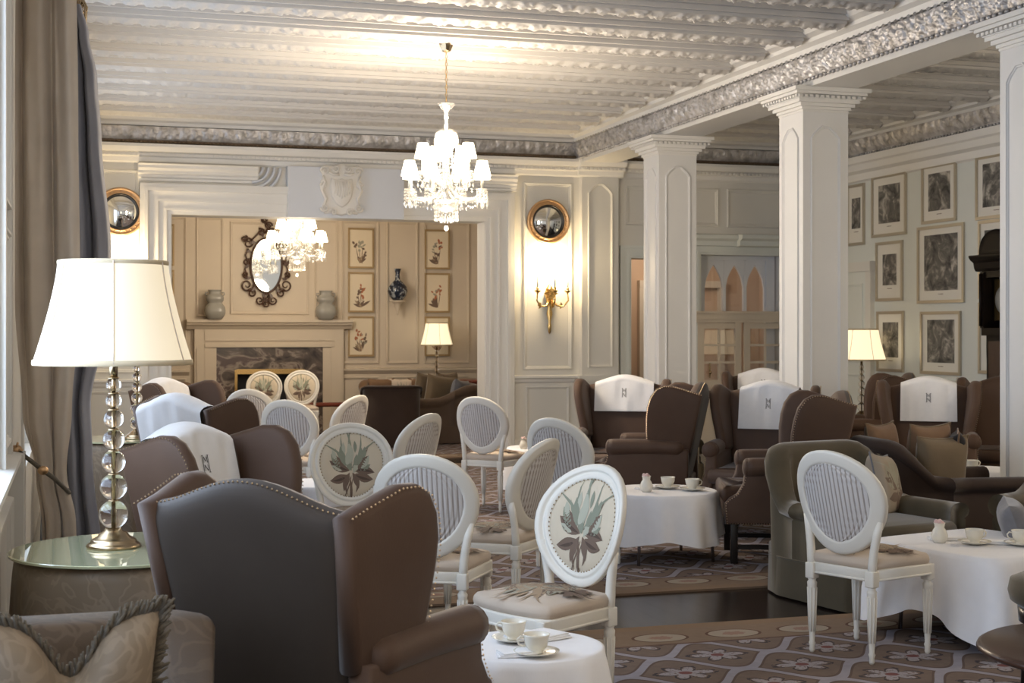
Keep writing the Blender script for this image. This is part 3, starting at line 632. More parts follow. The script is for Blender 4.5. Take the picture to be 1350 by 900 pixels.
# ---------------------------------------------------------------- oval-back chair
def oval_chair():
    o = thing('oval_back_chair', '', 'chair', group='white oval-back chairs')
    zc, A, B = .735, .215, .215
    yb0 = lambda z: -.19-(z-.45)*.26
    yb = lambda z, x=0: yb0(z)+1.15*x*x
    def E(t, r=1.0): w_ = A*(1+.11*cos(t)); return (w_*r*sin(t), zc+B*r*cos(t))
    # frame ring: moulded section
    b = MB(); sec = [(-.026, -.010), (-.023, -.016), (-.014, -.018), (.014, -.018), (.023, -.016), (.027, -.009), (.027, .009), (.024, .016), (.012, .019), (.006, .017), (.003, .010), (-.003, .010), (-.006, .016), (-.013, .018), (-.022, .015), (-.026, .008)]
    n = 40; vs = []; fs = []; k = len(sec)
    for i in range(n):
        t = 2*pi*i/n
        for q, c in sec:
            x, z = E(t); x += sin(t)*q*1.22; z += cos(t)*q*1.22; vs.append((x, yb(z, x)+c, z))
    for i in range(n):
        for j in range(k): a, c = i*k, ((i+1) % n)*k; fs.append((a+j, a+(j+1) % k, c+(j+1) % k, c+j))
    b.add(vs, fs, 0, True); b.build('back_frame', 'chair_paint', o)
    for s in (-1, 1):
        b = MB(); p = [(s*.172, -.205, .40), (s*.176, -.205, .46), (s*.182, -.203, .52), (s*.193, -.199, .585), (s*.209, -.194, .66)]
        b.tube(p, [.021, .021, .020, .020, .018], 8); b.build('back_stile', 'chair_paint', o)
    # upholstered front with the printed bouquet, nail edge
    b = MB(); nr = 8; ns = 36; vs = []; fs = []
    def F(u, v, off=0):
        x, z = u, zc+v; w_ = A*(1+.11*v/B); r = min(1, sqrt((x/w_)**2+(v/B)**2)/.87)
        return (x, yb(z, x)+.008+.028*sqrt(max(0, 1-r**3))+off, z)
    for i in range(nr+1):
        for j in range(ns):
            t = 2*pi*j/ns; x, z = E(t, .87*i/nr); vs.append(F(x, z-zc))
    for i in range(nr):
        for j in range(ns): fs.append((i*ns+j, i*ns+(j+1) % ns, (i+1)*ns+(j+1) % ns, (i+1)*ns+j))
    b.add(vs, fs, 0, True); bouquet(b, lambda u, v: F(u, v*1.12-.005, .0018), 1.15, (1, 2, 3, 4))
    b.build('front_panel', ['cream_upholstery', 'teal', 'teal2', 'brown_print', 'dark_print'], o)
    b = MB()
    for j in range(64):
        t = 2*pi*j/64; x, z = E(t, .865); b.octa((x, yb(z, x)+.016, z), .0042, .004, .0042)
    b.build('nailhead_trim', 'antique_brass', o, kind='stuff')
    # pleated, striped rear panel
    b = MB(); nu, nv = 90, 10
    def R(u, v):
        t = (v-.5)*pi; zz = zc+B*.87*sin(t); w_ = A*(1+.11*sin(t)*.87)*.87*cos(t); x = -w_+2*w_*u
        return (x, yb(zz, x)-.006-.006*abs(cos(x*pi/.0215))-.006*(1-((2*u-1)**2)), zz)
    for jv in (0,):
        b.grid(nu, 14, lambda u, v: R(u, v), 0)
    b.build('pleated_back_panel', stripe_mat, o)
    # seat rail, legs, cushion
    out = []
    fw, bw, fy, by = .235, .185, .225, -.215
    for t in range(9): a = pi*t/8; out.append((fw*cos(a)*(1 if abs(cos(a)) < .99 else 1), fy-.06+.06*sin(a)))
    out += [(-bw, by), (bw, by)]
    b = MB(); b.slab(out, .055, .008, lambda a, c, d: (a, c, .407+d)); b.slab([(x*1.02, y*1.02) for x, y in out], .012, .005, lambda a, c, d: (a, c, .386+d)); b.build('seat_rail', 'chair_paint', o)
    b = MB(); b.slab([(x*.985, y*.985) for x, y in out], .06, .028, lambda a, c, d: (a, c, .455+d), bulge=.028, rings=8)
    def S(u, v): r = min(1, sqrt((u/.22)**2+(v/.2)**2)); return (u, v, .4885+.0265*(1-r*r*.85))
    bouquet(b, lambda u, v: S(u, v+.02), 1.35); bouquet(b, lambda u, v: S(-v*.9+.10, u*.7+.03), 1.2); bouquet(b, lambda u, v: S(v*.9-.10, u*.7-.04), 1.1)
    b.build('seat_cushion', ['seat_upholstery', 'tan_print', 'grey_print', 'brown_print'], o)
    prof = [(.009, 0), (.014, .012), (.012, .03), (.0165, .045), (.0125, .055), (.015, .10), (.0225, .32), (.024, .335), (.017, .345), (.026, .362), (.026, .40)]
    for x, y in ((.205, .185), (-.205, .185), (.172, -.205), (-.172, -.205)):
        b = MB(); b.lathe(prof[:-1], (x, y, 0), 12); b.bev(x-.025, x+.025, y-.025, y+.025, .355, .43, .008)
        for k in range(8):        # flutes as thin raised reeds
            a = 2*pi*(k+.5)/8; b.tube([(x+.0155*cos(a), y+.0155*sin(a), .10), (x+.0225*cos(a), y+.0225*sin(a), .31)], .0035, 5)
        b.build('leg', 'chair_paint', o)
    return o
m = mat('pleated_stripe', (.4, .36, .33), .75); tc = N(m, 'ShaderNodeTexCoord'); sp = N(m, 'ShaderNodeSeparateXYZ'); L(m, tc.outputs['Object'], sp.inputs[0])
s_ = math_(m, 'ABSOLUTE', math_(m, 'COSINE', math_(m, 'MULTIPLY', sp.outputs[0], pi/.0215)))
base(m, mixc(m, math_(m, 'GREATER_THAN', s_, .5), (.34, .30, .27), (.60, .57, .55))); stripe_mat = m

# ---------------------------------------------------------------- wing chair
def monogram(mb, fn, s=1.0):
    """two serifed posts with an M over an N between them"""
    def bar(x0, z0, x1, z1, w_):
        dx, dz = x1-x0, z1-z0; l = sqrt(dx*dx+dz*dz); nx, nz = -dz/l*w_/2, dx/l*w_/2
        mb.add([fn(x0+nx, z0+nz), fn(x1+nx, z1+nz), fn(x1-nx, z1-nz), fn(x0-nx, z0-nz)], [(0, 1, 2, 3)])
    S = lambda *a: bar(*[q*s for q in a])
    for x in (-.022, .022):
        S(x, -.05, x, .05, .005); S(x-.008, .05, x+.008, .05, .003); S(x-.008, -.05, x+.008, -.05, .003)
        S(x-.008, .045, x-.008, .052, .002)
    S(-.014, .006, -.012, .042, .002); S(.014, .006, .012, .042, .005); S(-.012, .042, 0, .014, .005); S(0, .014, .012, .042, .002)
    S(-.012, -.042, -.012, -.006, .003); S(.012, -.042, .012, -.006, .003); S(-.012, -.006, .012, -.042, .005)

def crest(x): return 1.055+.08*(.5+.5*cos(pi*max(-1, min(1, x/.36))))
ybw = lambda z: -.24-(z-.35)*.21
def wing_chair():
    o = thing('wing_chair', '', 'armchair', group='brown wing chairs')
    b = MB()
    tab = [(.27, .27), (.60, .30), (.90, .345), (1.15, .375)]
    def hw_(z):
        for (z0, w0), (z1, w1) in zip(tab, tab[1:]):
            if z <= z1: return w0+(w1-w0)*max(0, (z-z0)/(z1-z0))
        return .375
    def ez(k, n):                 # samples bunched at the rims
        t = 2*k/n-1; return math.copysign(1-(1-abs(t))**1.9, t)
    nu, nv = 28, 26
    def BP(i, j, sg):
        a, c = ez(i, nu), ez(j, nv); zt = crest(a*.36); z = .27+(zt-.27)*(c+1)/2; x = a*hw_(z)
        th = .065*sqrt(max(0, 1-abs(a)**9))*sqrt(max(0, 1-abs(c)**14))
        return (x, ybw(z)+sg*th, z)
    for sg in (1, -1): b.grid(nu, nv, lambda u, v, sg=sg: BP(round(u*nu) if sg > 0 else nu-round(u*nu), round(v*nv), sg), 0 if sg > 0 else 1)
    b.build('backrest', ['brown_linen', 'charcoal_linen'], o)
    wing = [(-.06, .60), (-.06, 1.05), (.02, 1.072), (.10, 1.095), (.18, 1.118), (.25, 1.118), (.30, 1.09), (.33, 1.03), (.338, .95), (.332, .86), (.315, .77), (.30, .70), (.295, .62)]
    for s in (-1, 1):
        def W(a, c, d, s=s):
            f = max(0, (c-.55)/.5); return (s*(.30+.045*min(1, f*1.2)+.14*max(0, a)*f+d), ybw(c)+a, c)
        b = MB(); b.slab(wing, .075, .03, W, bulge=.004); b.build('wing', 'brown_linen', o)
        # rolled arm over a side panel
        b = MB(); n = 14
        pts = [(s*.345, -.30+.57*i/n, .635+.008*sin(pi*i/n)) for i in range(n+1)]
        b.tube(pts, [.04]+[.056+.010*(i/n) for i in range(1, n)]+[.064], 14)
        b.ball((s*.345, .27, .635), (.064, .03, .064), 14, 8)
        pan = [(-.34, .265), (.41, .265), (.415, .40), (.385, .435), (.335, .465), (.295, .53), (.28, .63), (-.34, .63)]
        b.slab(pan, .085, .02, lambda a, c, d, s=s: (s*.335+d, a, c)); b.build('arm', 'brown_linen', o)
    b = MB(); b.prism([(-.33, -.33), (.33, -.33), (.335, .40), (-.335, .40)], .262, .40, .02); b.build('seat_base', 'brown_linen', o)
    b = MB(); b.prism([(-.29, -.24), (.29, -.24), (.30, .36), (.33, .40), (.33, .43), (-.33, .43), (-.33, .40), (-.30, .36)], .395, .51, .045, fn=None); b.build('seat_cushion', 'brown_linen', o)
    for x, y in ((.30, .35), (-.30, .35), (.26, -.29), (-.26, -.29)):
        b = MB(); b.bev(x-.024, x+.024, y-.024, y+.024, 0, .27, .005); b.build('leg', 'black', o)
    b = MB()
    for s in (-1, 1): b.box(s*.28-.012, s*.28+.012, -.28, .34, .09, .12)
    b.box(-.28, .28, .02, .045, .09, .12); b.build('stretcher', 'black', o)
    # brass nails: round the outside back, along wing edges and arm fronts
    b = MB(); path = []
    def nails(pts, step=.017, r=.0042):
        acc = 0
        for p, q in zip(pts, pts[1:]):
            p = Vector(p); q = Vector(q); l = (q-p).length; t = step-acc
            while t <= l: c = p+(q-p)*(t/l); b.octa(c, r, r, r); t += step
            acc = (acc+l) % step
    edge = [(-.262, .30), (-.29, .60), (-.330, .9), (-.352, 1.03)]+[(x, crest(x)-.022) for x in [-.345+.69*i/16 for i in range(17)]]+[(.352, 1.03), (.330, .9), (.29, .6), (.262, .3)]
    ed = [(-1, c) for c in [i/10 for i in range(-10, 11)]]+[(a/12, 1) for a in range(-11, 12)]+[(1, c) for c in [i/10 for i in range(10, -11, -1)]]
    q = []
    for a, c in ed:
        a *= .972; c *= .984; z = .27+(crest(a*.36)-.27)*(c+1)/2; q.append((a*hw_(z), ybw(z)-.065*sqrt(1-abs(a)**9)*sqrt(1-abs(c)**14)-.002, z))
    nails(q)
    for s in (-1, 1):
        nails([W2(a, c, s) for a, c in wing[1:-1]])
        nails([(s*.38, a, c) for a, c in ((-.30, .272), (.40, .272), (.408, .40), (.38, .43), (.33, .461), (.288, .53), (.272, .60))])
    b.build('nailhead_trim', 'nail', o, kind='stuff')
    return o
def W2(a, c, s):
    f = max(0, (c-.55)/.5); a2 = a-.01; return (s*(.30+.045*min(1, f*1.2)+.14*max(0, a)*f+.037), ybw(c)+a2, c-.008)

def towel(front=.30, back=.12, width=.44, x0=-.22, mono='front', name='antimacassar_towel', skew=0):
    """towel draped over the crest, in the chair's own coordinates; hangs front and/or back"""
    o = thing(name, '', 'towel', group='white monogrammed towels on the wing chairs')
    b = MB(); nu, nv = 22, 34; tot = front+back+.15
    def P(u, v):
        x = x0+width*u; d = v*tot; cz = crest(x)+.010; wob = .003*sin(u*17+v*5)+.002*sin(u*31)
        xx = x+skew*(v-.5)+(.018*(u-.5)*max(0, d-(front+.1) if d > front+.15 else front-d))
        if d < front: z = cz-.045-(front-d)/front*(cz-.045-(1.09-front)); return (xx, ybw(z)+.088+wob+.010, z)
        if d < front+.15:
            a = (d-front)/.15*pi; return (xx, ybw(cz-.045)+.010+.088*cos(a)+.002, cz-.045+.05*sin(a))
        z = cz-.045-(d-front-.15); return (xx, ybw(z)-.078-wob, z)
    b.grid(nu, nv, P); b.build('cloth', 'towel', o)
    b = MB(); b.grid(20, 2, lambda u, v: (lambda p: (p[0], p[1]+.0035, p[2]))(P(u, (.02+.02*v)))); b.build('hem', 'towel', o)
    b = MB()
    if mono == 'front': b.xf = None; f = lambda u, v: (lambda p: (p[0], p[1]+.004, p[2]))(P(.5+u/width, (front*.60+v)/tot)); monogram(b, lambda u, v: f(-u, v), .72); b.build('monogram', 'ink', o)
    return o

# ---------------------------------------------------------------- rolled tub armchairs and sofas
def tub(name, label, cat, m_, wid, dep, hb, ha, parts=True, group=None, skirt=True, seatz=.44, cushions=1, roll=.07, th=.12, s0=.12, s1=.6, r=.22):
    """wrap-round back sloping into arms; faces +Y"""
    o = thing(name, label, cat, group=group)
    hw = wid/2-th/2; pts = []
    y0, y1 = -dep/2+th/2, dep/2-.04
    for i in range(7): pts.append((-hw, y1+(y0+r-y1)*i/6, 0))
    for i in range(1, 7): a = pi+pi/2*i/6; pts.append((-hw+r+r*cos(a), y0+r+r*sin(a), 0))
    for i in range(1, 8): pts.append((-hw+r+(2*hw-2*r)*i/8, y0, 0))
    for i in range(1, 7): a = -pi/2+pi/2*i/6; pts.append((hw-r+r*cos(a), y0+r+r*sin(a), 0))
    for i in range(1, 7): pts.append((hw, y0+r+(y1-y0-r)*i/6, 0))
    n = len(pts); L_ = [0]
    for p, q in zip(pts, pts[1:]): L_.append(L_[-1]+sqrt((p[0]-q[0])**2+(p[1]-q[1])**2))
    def sweep(i0, i1):
        vs = []; fs = []; k = None
        for i in range(i0, i1+1):
            p = Vector(pts[i]); d = (Vector(pts[min(i+1, n-1)])-Vector(pts[max(i-1, 0)])).normalized(); nn = Vector((-d.y, d.x, 0)); nn = -nn
            yy = (pts[i][1]-y0)/(y1-y0); s_ = max(0, min(1, (yy-s0)/s1)); s_ = s_*s_*(3-2*s_); h = hb+(ha-hb)*s_
            fl = (1-s_)*.05
            sec = [(-th/2, .12), (-th/2, h-.07)]
            for q in range(9): a = pi-q*(pi*1.35)/8; sec.append((.015+(th/2+.012)*cos(a)*1.05+.0, h-roll+roll*sin(a)))
            sec += [(th/2, h-roll*2.0), (th/2, .03)]
            k = len(sec)
            for q, z in sec: vs.append(tuple(p+nn*(q+fl*max(0, (z-.4)))+Vector((0, 0, z))))
        m2 = i1-i0+1
        for i in range(m2-1):
            for j in range(k-1): a = i*k+j; fs.append((a, a+1, a+k+1, a+k))
        fs += [tuple(range(k)), tuple((m2-1)*k+j for j in range(k))[::-1]]
        b = MB(); b.add(vs, fs, 0, True); return b
    sweep(5, n-6).build('backrest', m_, o); sweep(0, 5).build('arm', m_, o); sweep(n-6, n-1).build('arm', m_, o)
    b = MB(); b.prism([(-hw, -dep/2+.08), (hw, -dep/2+.08), (hw, dep/2-.02), (-hw, dep/2-.02)], .10, seatz-.13, .02); b.build('seat_base', m_, o)
    cw = (2*hw-th)/cushions
    for k in range(cushions):
        x0 = -hw+th/2+k*cw; b = MB(); b.slab([(x0+.005, -dep/2+th), (x0+cw-.005, -dep/2+th), (x0+cw-.005, dep/2+.02), (x0+.005, dep/2+.02)], .15, .05, lambda a, c, d: (a, c, seatz-.05+d), bulge=.012); b.build('seat_cushion', m_, o)
    if skirt:
        b = MB(); out = [(-hw-th/2, dep/2)]+[(p[0]*(1+th/2/hw) if abs(p[0]) > .01 else p[0], p[1]-(.06 if p[1] < y0+.1 else 0)) for p in pts]+[(hw+th/2, dep/2)]
        b.tube([(p[0], p[1], .235) for p in out], .006, 6); vs = []; fs = []
        for i, p in enumerate(out): vs += [(p[0]*1.005, p[1]*1.005, .235), (p[0]*1.015, p[1]*1.015, .012)]
        for i in range(len(out)-1): fs.append((2*i, 2*i+2, 2*i+3, 2*i+1))
        fs.append((0, 1, len(vs)-1, len(vs)-2)); b.add(vs, fs, 0, True); b.build('skirt', m_, o)
    return o

def pillow(name, label, m_, w_, h, t, group=None, fringe=False, print_=False, chop=0, piping=None):
    """square cushion standing on its edge: local x width, z height (base at z=0), y thickness"""
    o = thing(name, label, 'cushion', group=group); n = 18
    def P(u, v, s):
        a, c = 2*u-1, 2*v-1; pin = 1-.10*(1-abs(a)**2.2)*(abs(c)**3); pin2 = 1-.10*(1-abs(c)**2.2)*(abs(a)**3)
        x = a*w_/2*pin2; z = h/2+c*h/2*pin; d = (max(0, 1-a**4)*max(0, 1-c**4))**.55
        if chop: z -= chop*h*max(0, c)**1.2*math.exp(-(a/.33)**2)
        return (x, s*t/2*d*(1-(chop and .45*math.exp(-(a/.25)**2)*max(0, c))), z)
    b = MB(); b.grid(n, n, lambda u, v: P(u, v, 1)); b.grid(n, n, lambda u, v: P(1-u, v, -1))
    ms = [m_]
    if print_:
        for s in (1, -1): bouquet(b, lambda u, v, s=s: (lambda p: (p[0], p[1]+s*.002, p[2]))(P(.5+s*u/w_, .5+(v)/h, s)), print_, (1, 1, 2))
        ms = [m_, 'grey_print', 'brown_print']
    b.build('cushion_cover', ms, o)
    ring = [(u, 0) for u in [i/16 for i in range(16)]]+[(1, i/16) for i in range(16)]+[(1-i/16, 1) for i in range(16)]+[(0, 1-i/16) for i in range(16)]
    if fringe:
        b = MB()
        for i in range(len(ring)*8):
            q = i/8; k = int(q); f = q-k; r0, r1 = ring[k % 64], ring[(k+1) % 64]
            p = Vector(P(r0[0]+(r1[0]-r0[0])*f, r0[1]+(r1[1]-r0[1])*f, 0)); c = Vector((0, 0, h*.5)); d = (p-c).normalized()
            if chop and r0[1] > .95: d = (d+Vector((0, 0, .6))).normalized()
            e = p+d*fringe+Vector((random.uniform(-.01, .01), random.uniform(-.012, .012), random.uniform(-.006, .006)))
            b.tube([p-d*.006, (p+e)/2+Vector((0, random.uniform(-.006, .006), 0)), e], [.0045, .0045, .003], 5)
        b.build('fringe', 'fringe', o, kind='stuff')
    elif piping:
        b = MB(); b.tube([P(u, v, 0) for u, v in ring], .006, 6, closed=True); b.build('piping', piping, o)
    return o

# ---------------------------------------------------------------- tables, cloths and tea things
def cloth_mesh(R, zt, zb, n=120, square=0, folds=8, amp=.05, seed=0, ext=0):
    """tablecloth: flat top that falls in folds; square cloths hang lower at the corners"""
    b = MB(); rnd = random.Random(seed); ph = rnd.uniform(0, 6); rows = []
    def rt(a):
        if not square: return R
        return R/((abs(cos(a))**8+abs(sin(a))**8)**(1/8))
    def drop(a):
        c = abs(sin(2*a))**1.5 if square else abs(sin(2*a+ph))**1.2*.6
        return (zt-zb)*(1+ext*(c-.5) if ext else 1)
    vs = [(0, 0, zt)]; fs = []
    for k in (.35, .7, .93, .985): vs += [(rt(2*pi*j/n)*k*cos(2*pi*j/n), rt(2*pi*j/n)*k*sin(2*pi*j/n), zt) for j in range(n)]
    M_ = 14
    for i in range(M_+1):
        t = i/M_
        for j in range(n):
            a = 2*pi*j/n; fo = math.copysign(abs(sin(folds*a/2+ph))**.8, sin(folds*a/2+ph))*.9+.6*sin((folds*1.6//1)*a+1.3*ph); cr = (abs(sin(2*a))**6 if square else 0)
            r = rt(a)+.006+t**.7*(amp*(.75+.75*fo)+.015+cr*.06); z = zt-.004-t*(drop(a)-.004)-(.0 if i else 0)
            vs.append((r*cos(a), r*sin(a), z))
    rowsn = 4+M_+1
    for j in range(n): fs.append((0, 1+j, 1+(j+1) % n))
    for i in range(rowsn-1):
        for j in range(n): fs.append((1+i*n+j, 1+(i+1)*n+j, 1+(i+1)*n+(j+1) % n, 1+i*n+(j+1) % n))
    b.add(vs, fs, 0, True); return b
def low_table(loc, R, h, label, square=False, legm='chrome', rz=0):
    o = thing('side_table', label, 'table', (loc[0], loc[1], 0), rz, group='low tables under white cloths')
    b = MB()
    if square: b.bev(-R*.88, R*.88, -R*.88, R*.88, h-.03, h, .02)
    else: b.lathe([(R, 0), (R, .03)], (0, 0, h-.03), 32, sm=False)
    b.build('tabletop', 'dark_wood', o); k = .72
    for sx in (-1, 1):
        for sy in (-1, 1): b = MB(); b.tube([(sx*R*k, sy*R*k, 0), (sx*R*k*.94, sy*R*k*.94, h-.03)], .011, 8); b.build('leg', legm, o)
    return o
def cloth(loc, R, h, zb, label, **k):
    rz = k.pop('rz', 0); b = cloth_mesh(R, h+.004, zb, **k); o = b.build('tablecloth', 'table_linen'); o.location = (loc[0], loc[1], 0); o.rotation_euler = (0, 0, rz)
    return tag(o, label, 'tablecloth', 'white tablecloths')
def teacup(loc, label, z, s=1.0, ang=0, saucer=True, group='teacups'):
    if saucer:
        b = MB(); b.lathe([(.0, .002), (.028, .002), (.032, .004), (.060, .010), (.074, .016), (.075, .018), (.060, .013), (.032, .008), (0, .007)], (0, 0, 0), 28); so = b.build('saucer', 'china')
        so.location = (loc[0], loc[1], z); so.scale = (s,)*3; tag(so, label.replace('teacup', 'saucer beneath the teacup'), 'saucer', 'saucers')
    o = thing('teacup', label, 'cup', (loc[0], loc[1], z+(.008*s if saucer else 0)), ang, group); o.scale = (s,)*3
    b = MB(); b.lathe([(0, .001), (.022, .001), (.023, .006), (.021, .009), (.032, .018), (.038, .035), (.041, .055), (.044, .062), (.042, .062), (.037, .04), (.030, .02), (0, .014)], (0, 0, 0), 28); b.build('cup_body', 'china', o)
    b = MB(); b.tube([(.036, 0, .050), (.052, 0, .054), (.062, 0, .044), (.058, 0, .030), (.046, 0, .024), (.035, 0, .024)], [.0035]*6, 6); b.build('handle', 'china', o)
    return o
def napkin(loc, z, rz, label, w_=.2, h=.09):
    b = MB()
    for k in range(3): b.slab([(-w_/2+.01*k, -h/2), (w_/2, -h/2+.008*k), (w_/2-.01*k, h/2), (-w_/2, h/2-.004*k)], .005, .002, lambda a, c, d, k=k: (a, c+.04*a*a/w_, .0035+.0052*k+d+.004*sin(a*30)*.4))
    o = b.build('napkin', 'towel'); o.location = (loc[0], loc[1], z); o.rotation_euler = (0, 0, rz); return tag(o, label, 'napkin', 'folded napkins')
def jug(loc, z, label, m_='pink', s=1.0):
    o = thing('milk_jug', label, 'jug', (loc[0], loc[1], z), 0, 'small ceramic jugs'); o.scale = (s,)*3
    b = MB(); b.lathe([(0, 0), (.026, 0), (.036, .018), (.038, .035), (.030, .058), (.022, .070), (.024, .086), (.028, .092), (.024, .09), (.018, .07), (0, .06)], (0, 0, 0), 20); b.build('jug_body', 'china', o)
    b = MB()
    for k in range(7): a = k*.9; b.ball((.014*cos(a), .014*sin(a), .088+.008*(k % 2)), (.011, .011, .012), 8, 5)
    b.build('rim', m_, o); return o

# ---------------------------------------------------------------- lamps
def bead_lamp(loc, z, label, s=1.0, shade_r=.29, shade_h=.375, power=40, shade='lamp_shade', full=True):
    o = thing('table_lamp', label, 'lamp', (loc[0], loc[1], z), 0, 'glass ball table lamps'); o.scale = (s,)*3
    b = MB(); b.lathe([(0, 0), (.098, 0), (.10, .008), (.094, .016), (.084, .02), (.084, .028), (.075, .034), (.06, .042), (.05, .056), (.034, .062), (.03, .075), (0, .075)], (0, 0, 0), 36); b.build('base', 'antique_brass', o)
    zz = .072
    for r in (.054, .050, .044, .040, .037, .030, .028):
        b = MB(); b.ball((0, 0, zz+r*.95), r, 20, 12); b.build('glass_ball', 'bead_glass', o)
        b = MB(); b.lathe([(.016, 0), (.022, .004), (.016, .008)], (0, 0, zz+r*1.9-.004), 14); b.build('collar', 'antique_brass', o); zz += r*1.9+.004
    b = MB(); b.tube([(0, 0, .06), (0, 0, 1.0)], .006, 8); b.tube([(0, 0, zz), (0, 0, zz+.09)], .016, 10); b.build('pole', 'antique_brass', o)
    zs = 1.066-shade_h
    # six-sided-looking shade: flared panels divided by seams
    n = 48; prof = []
    def sr(a, t): k = .035*(1-t); return shade_r*(1-.31*(1-(1-t)**1.35))
    b = MB(); b.grid(n, 10, lambda u, v: (sr(0, v)*cos(2*pi*u), sr(0, v)*sin(2*pi*u), zs+shade_h*v)); sh = b.build('lamp_shade', shade, o)
    for k in range(6):
        b = MB(); a = 2*pi*k/6+.5; b.tube([((sr(0, v/8)+.0015)*cos(a), (sr(0, v/8)+.0015)*sin(a), zs+shade_h*v/8) for v in range(9)], .0028, 5); b.build('seam', 'seat_upholstery', sh)
    for t in (0, 1):
        b = MB(); r = sr(0, t)+.001; z_ = zs+shade_h*t; b.lathe([(r, -.008 if t == 0 else -.012), (r+.002, 0), (r, .012 if t == 0 else .006)], (0, 0, z_), 48); b.build('shade_trim', 'taupe_braid', sh)
    b = MB()
    for k in range(3): a = 2*pi*k/3; b.tube([(0, 0, 1.0), (sr(0, 1)*cos(a), sr(0, 1)*sin(a), 1.06)], .003, 5)
    b.ball((0, 0, 1.005), .012); b.build('shade_carrier', 'antique_brass', o)
    l = light('lamp_bulb', 'POINT', (0, 0, zs+shade_h*.45), power, (1, .72, .40), radius=.06); l.parent = o
    return o
M['taupe_braid'] = mat('taupe_braid', (.56, .46, .31), .8)

def chandelier(loc, zc, label, s=1.0, power=60, chain=True):
    """crystal chandelier: zc is the height of its canopy top; radius about .36 m"""
    o = thing('crystal_chandelier', label, 'chandelier', (loc[0], loc[1], zc), 0, 'crystal chandeliers'); o.scale = (s,)*3
    b = MB(); b.lathe([(.055, 0), (.065, -.01), (.06, -.03), (.04, -.075), (.02, -.085), (0, -.085)], (0, 0, 0), 10, sm=False); b.build('canopy', 'antique_brass', o)
    b = MB()
    for k in range(14):
        z = -.09-k*.033; r = .016; pts = [((r*.55*cos(t), 0, z+r*1.1*sin(t)) if k % 2 else (0, r*.55*cos(t), z+r*1.1*sin(t))) for t in [2*pi*q/8 for q in range(8)]]
        b.tube(pts, .0035, 5, closed=True)
    b.build('chain', 'brass', o)
    b = MB(); b.lathe([(.02, -.66), (.018, -.60), (.03, -.585), (.055, -.56), (.075, -.535), (.07, -.53), (.04, -.55), (.012, -.565)], n=20); b.build('top_dish', 'crystal', o)
    b = MB(); b.lathe([(.012, -.74), (.02, -.72), (.012, -.69), (.018, -.66), (0, -.655)], n=12); b.lathe([(.03, -1.45), (.05, -1.40), (.03, -1.33), (.05, -1.28), (.06, -1.22), (.03, -1.15), (.025, -1.0), (.035, -.95), (.02, -.9), (.012, -.74)], n=16); b.build('stem', 'crystal', o)
    b = MB(); b.lathe([(.118, -.90), (.116, -.83), (.10, -.775), (.06, -.745), (.015, -.735)], n=24)
    b.build('glass_dome', 'thin_glass', o); b = MB()
    for k in range(14):
        a = 2*pi*k/14
        for q in range(7): b.octa((.117*cos(a), .117*sin(a), -.91-q*.026), .008, .008, .014)
    b.build('dome_garland', 'crystal', o, kind='stuff')
    b = MB(); b.lathe([(0, -1.47), (.06, -1.45), (.10, -1.40), (.115, -1.36), (.10, -1.37), (0, -1.43)], n=24)
    for k in range(20):
        a = 2*pi*k/20
        for q in range(5): b.octa((.10*cos(a), .10*sin(a), -1.40-q*.032), .008, .008, .016)
    for k in range(12):
        a = 2*pi*k/12; b.octa((.05*cos(a), .05*sin(a), -1.53), .011, .011, .03)
    b.ball((0, 0, -1.60), .022, 10, 6); b.build('bottom_bowl', 'crystal', o)
    spec = [(8, .335, -1.30, .12), (5, .205, -1.14, .6)]
    for cnt_, R, zd, off in spec:
        for k in range(cnt_):
            a = 2*pi*k/cnt_+off; ca, sa = cos(a), sin(a)
            b = MB(); pts = [(.03, -1.26+(zd+1.30)*.6), (R*.25, zd-.01), (R*.5, zd-.055), (R*.8, zd-.05), (R, zd)]
            b.tube([(r*ca, r*sa, z) for r, z in pts], [.011, .010, .009, .009, .009], 7); arm = b.build('arm', 'crystal', o)
            b = MB(); b.lathe([(.008, 0), (.03, .008), (.044, .02), (.046, .024), (.03, .014), (.01, .012)], (R*ca, R*sa, zd), 14); b.build('drip_pan', 'crystal', arm)
            b = MB(); b.tube([(R*ca, R*sa, zd+.012), (R*ca, R*sa, zd+.14)], .013, 8); b.build('candle_tube', 'china', arm)
            b = MB(); zt = zd+.135; b.lathe([(.075, 0), (.045, .13)], (R*ca, R*sa, zt), 18); b.lathe([(.0745, .001), (.0445, .13)], (R*ca, R*sa, zt), 18); b.build('lamp_shade', 'chandelier_shade', arm)
            b = MB()
            for q in range(8):
                t = 2*pi*q/8; x, y = R*ca+.044*cos(t), R*sa+.044*sin(t)
                for w_ in range(3): b.octa((x, y, zd-.002-w_*.027), .009, .009, .013)
                if q % 2 == 0: b.octa((x, y, zd-.10), .010, .006, .024)
            a2 = 2*pi*(k+1)/cnt_+off
            for q in range(1, 9):      # swag to the next arm
                t = q/9; x = R*(ca*(1-t)+cos(a2)*t); y = R*(sa*(1-t)+sin(a2)*t); b.octa((x, y, zd-.01-.09*4*t*(1-t)), .008, .008, .010)
            for q in range(1, 7):
                t = q/7; b.octa((R*ca*(1-t), R*sa*(1-t), zd+.02-.02*t+(.12*t*t)), .008, .008, .010)
            b.octa((R*ca, R*sa, zd-.09), .013, .013, .035); b.build('crystal_drop', 'crystal', arm, kind='stuff')
    l = light('chandelier_light', 'POINT', (0, 0, -.80), power*.55, (1, .83, .63), radius=.22); l.parent = o
    l = light('chandelier_light', 'POINT', (0, 0, -1.72), power*.45, (1, .83, .63), radius=.22); l.parent = o
    return o
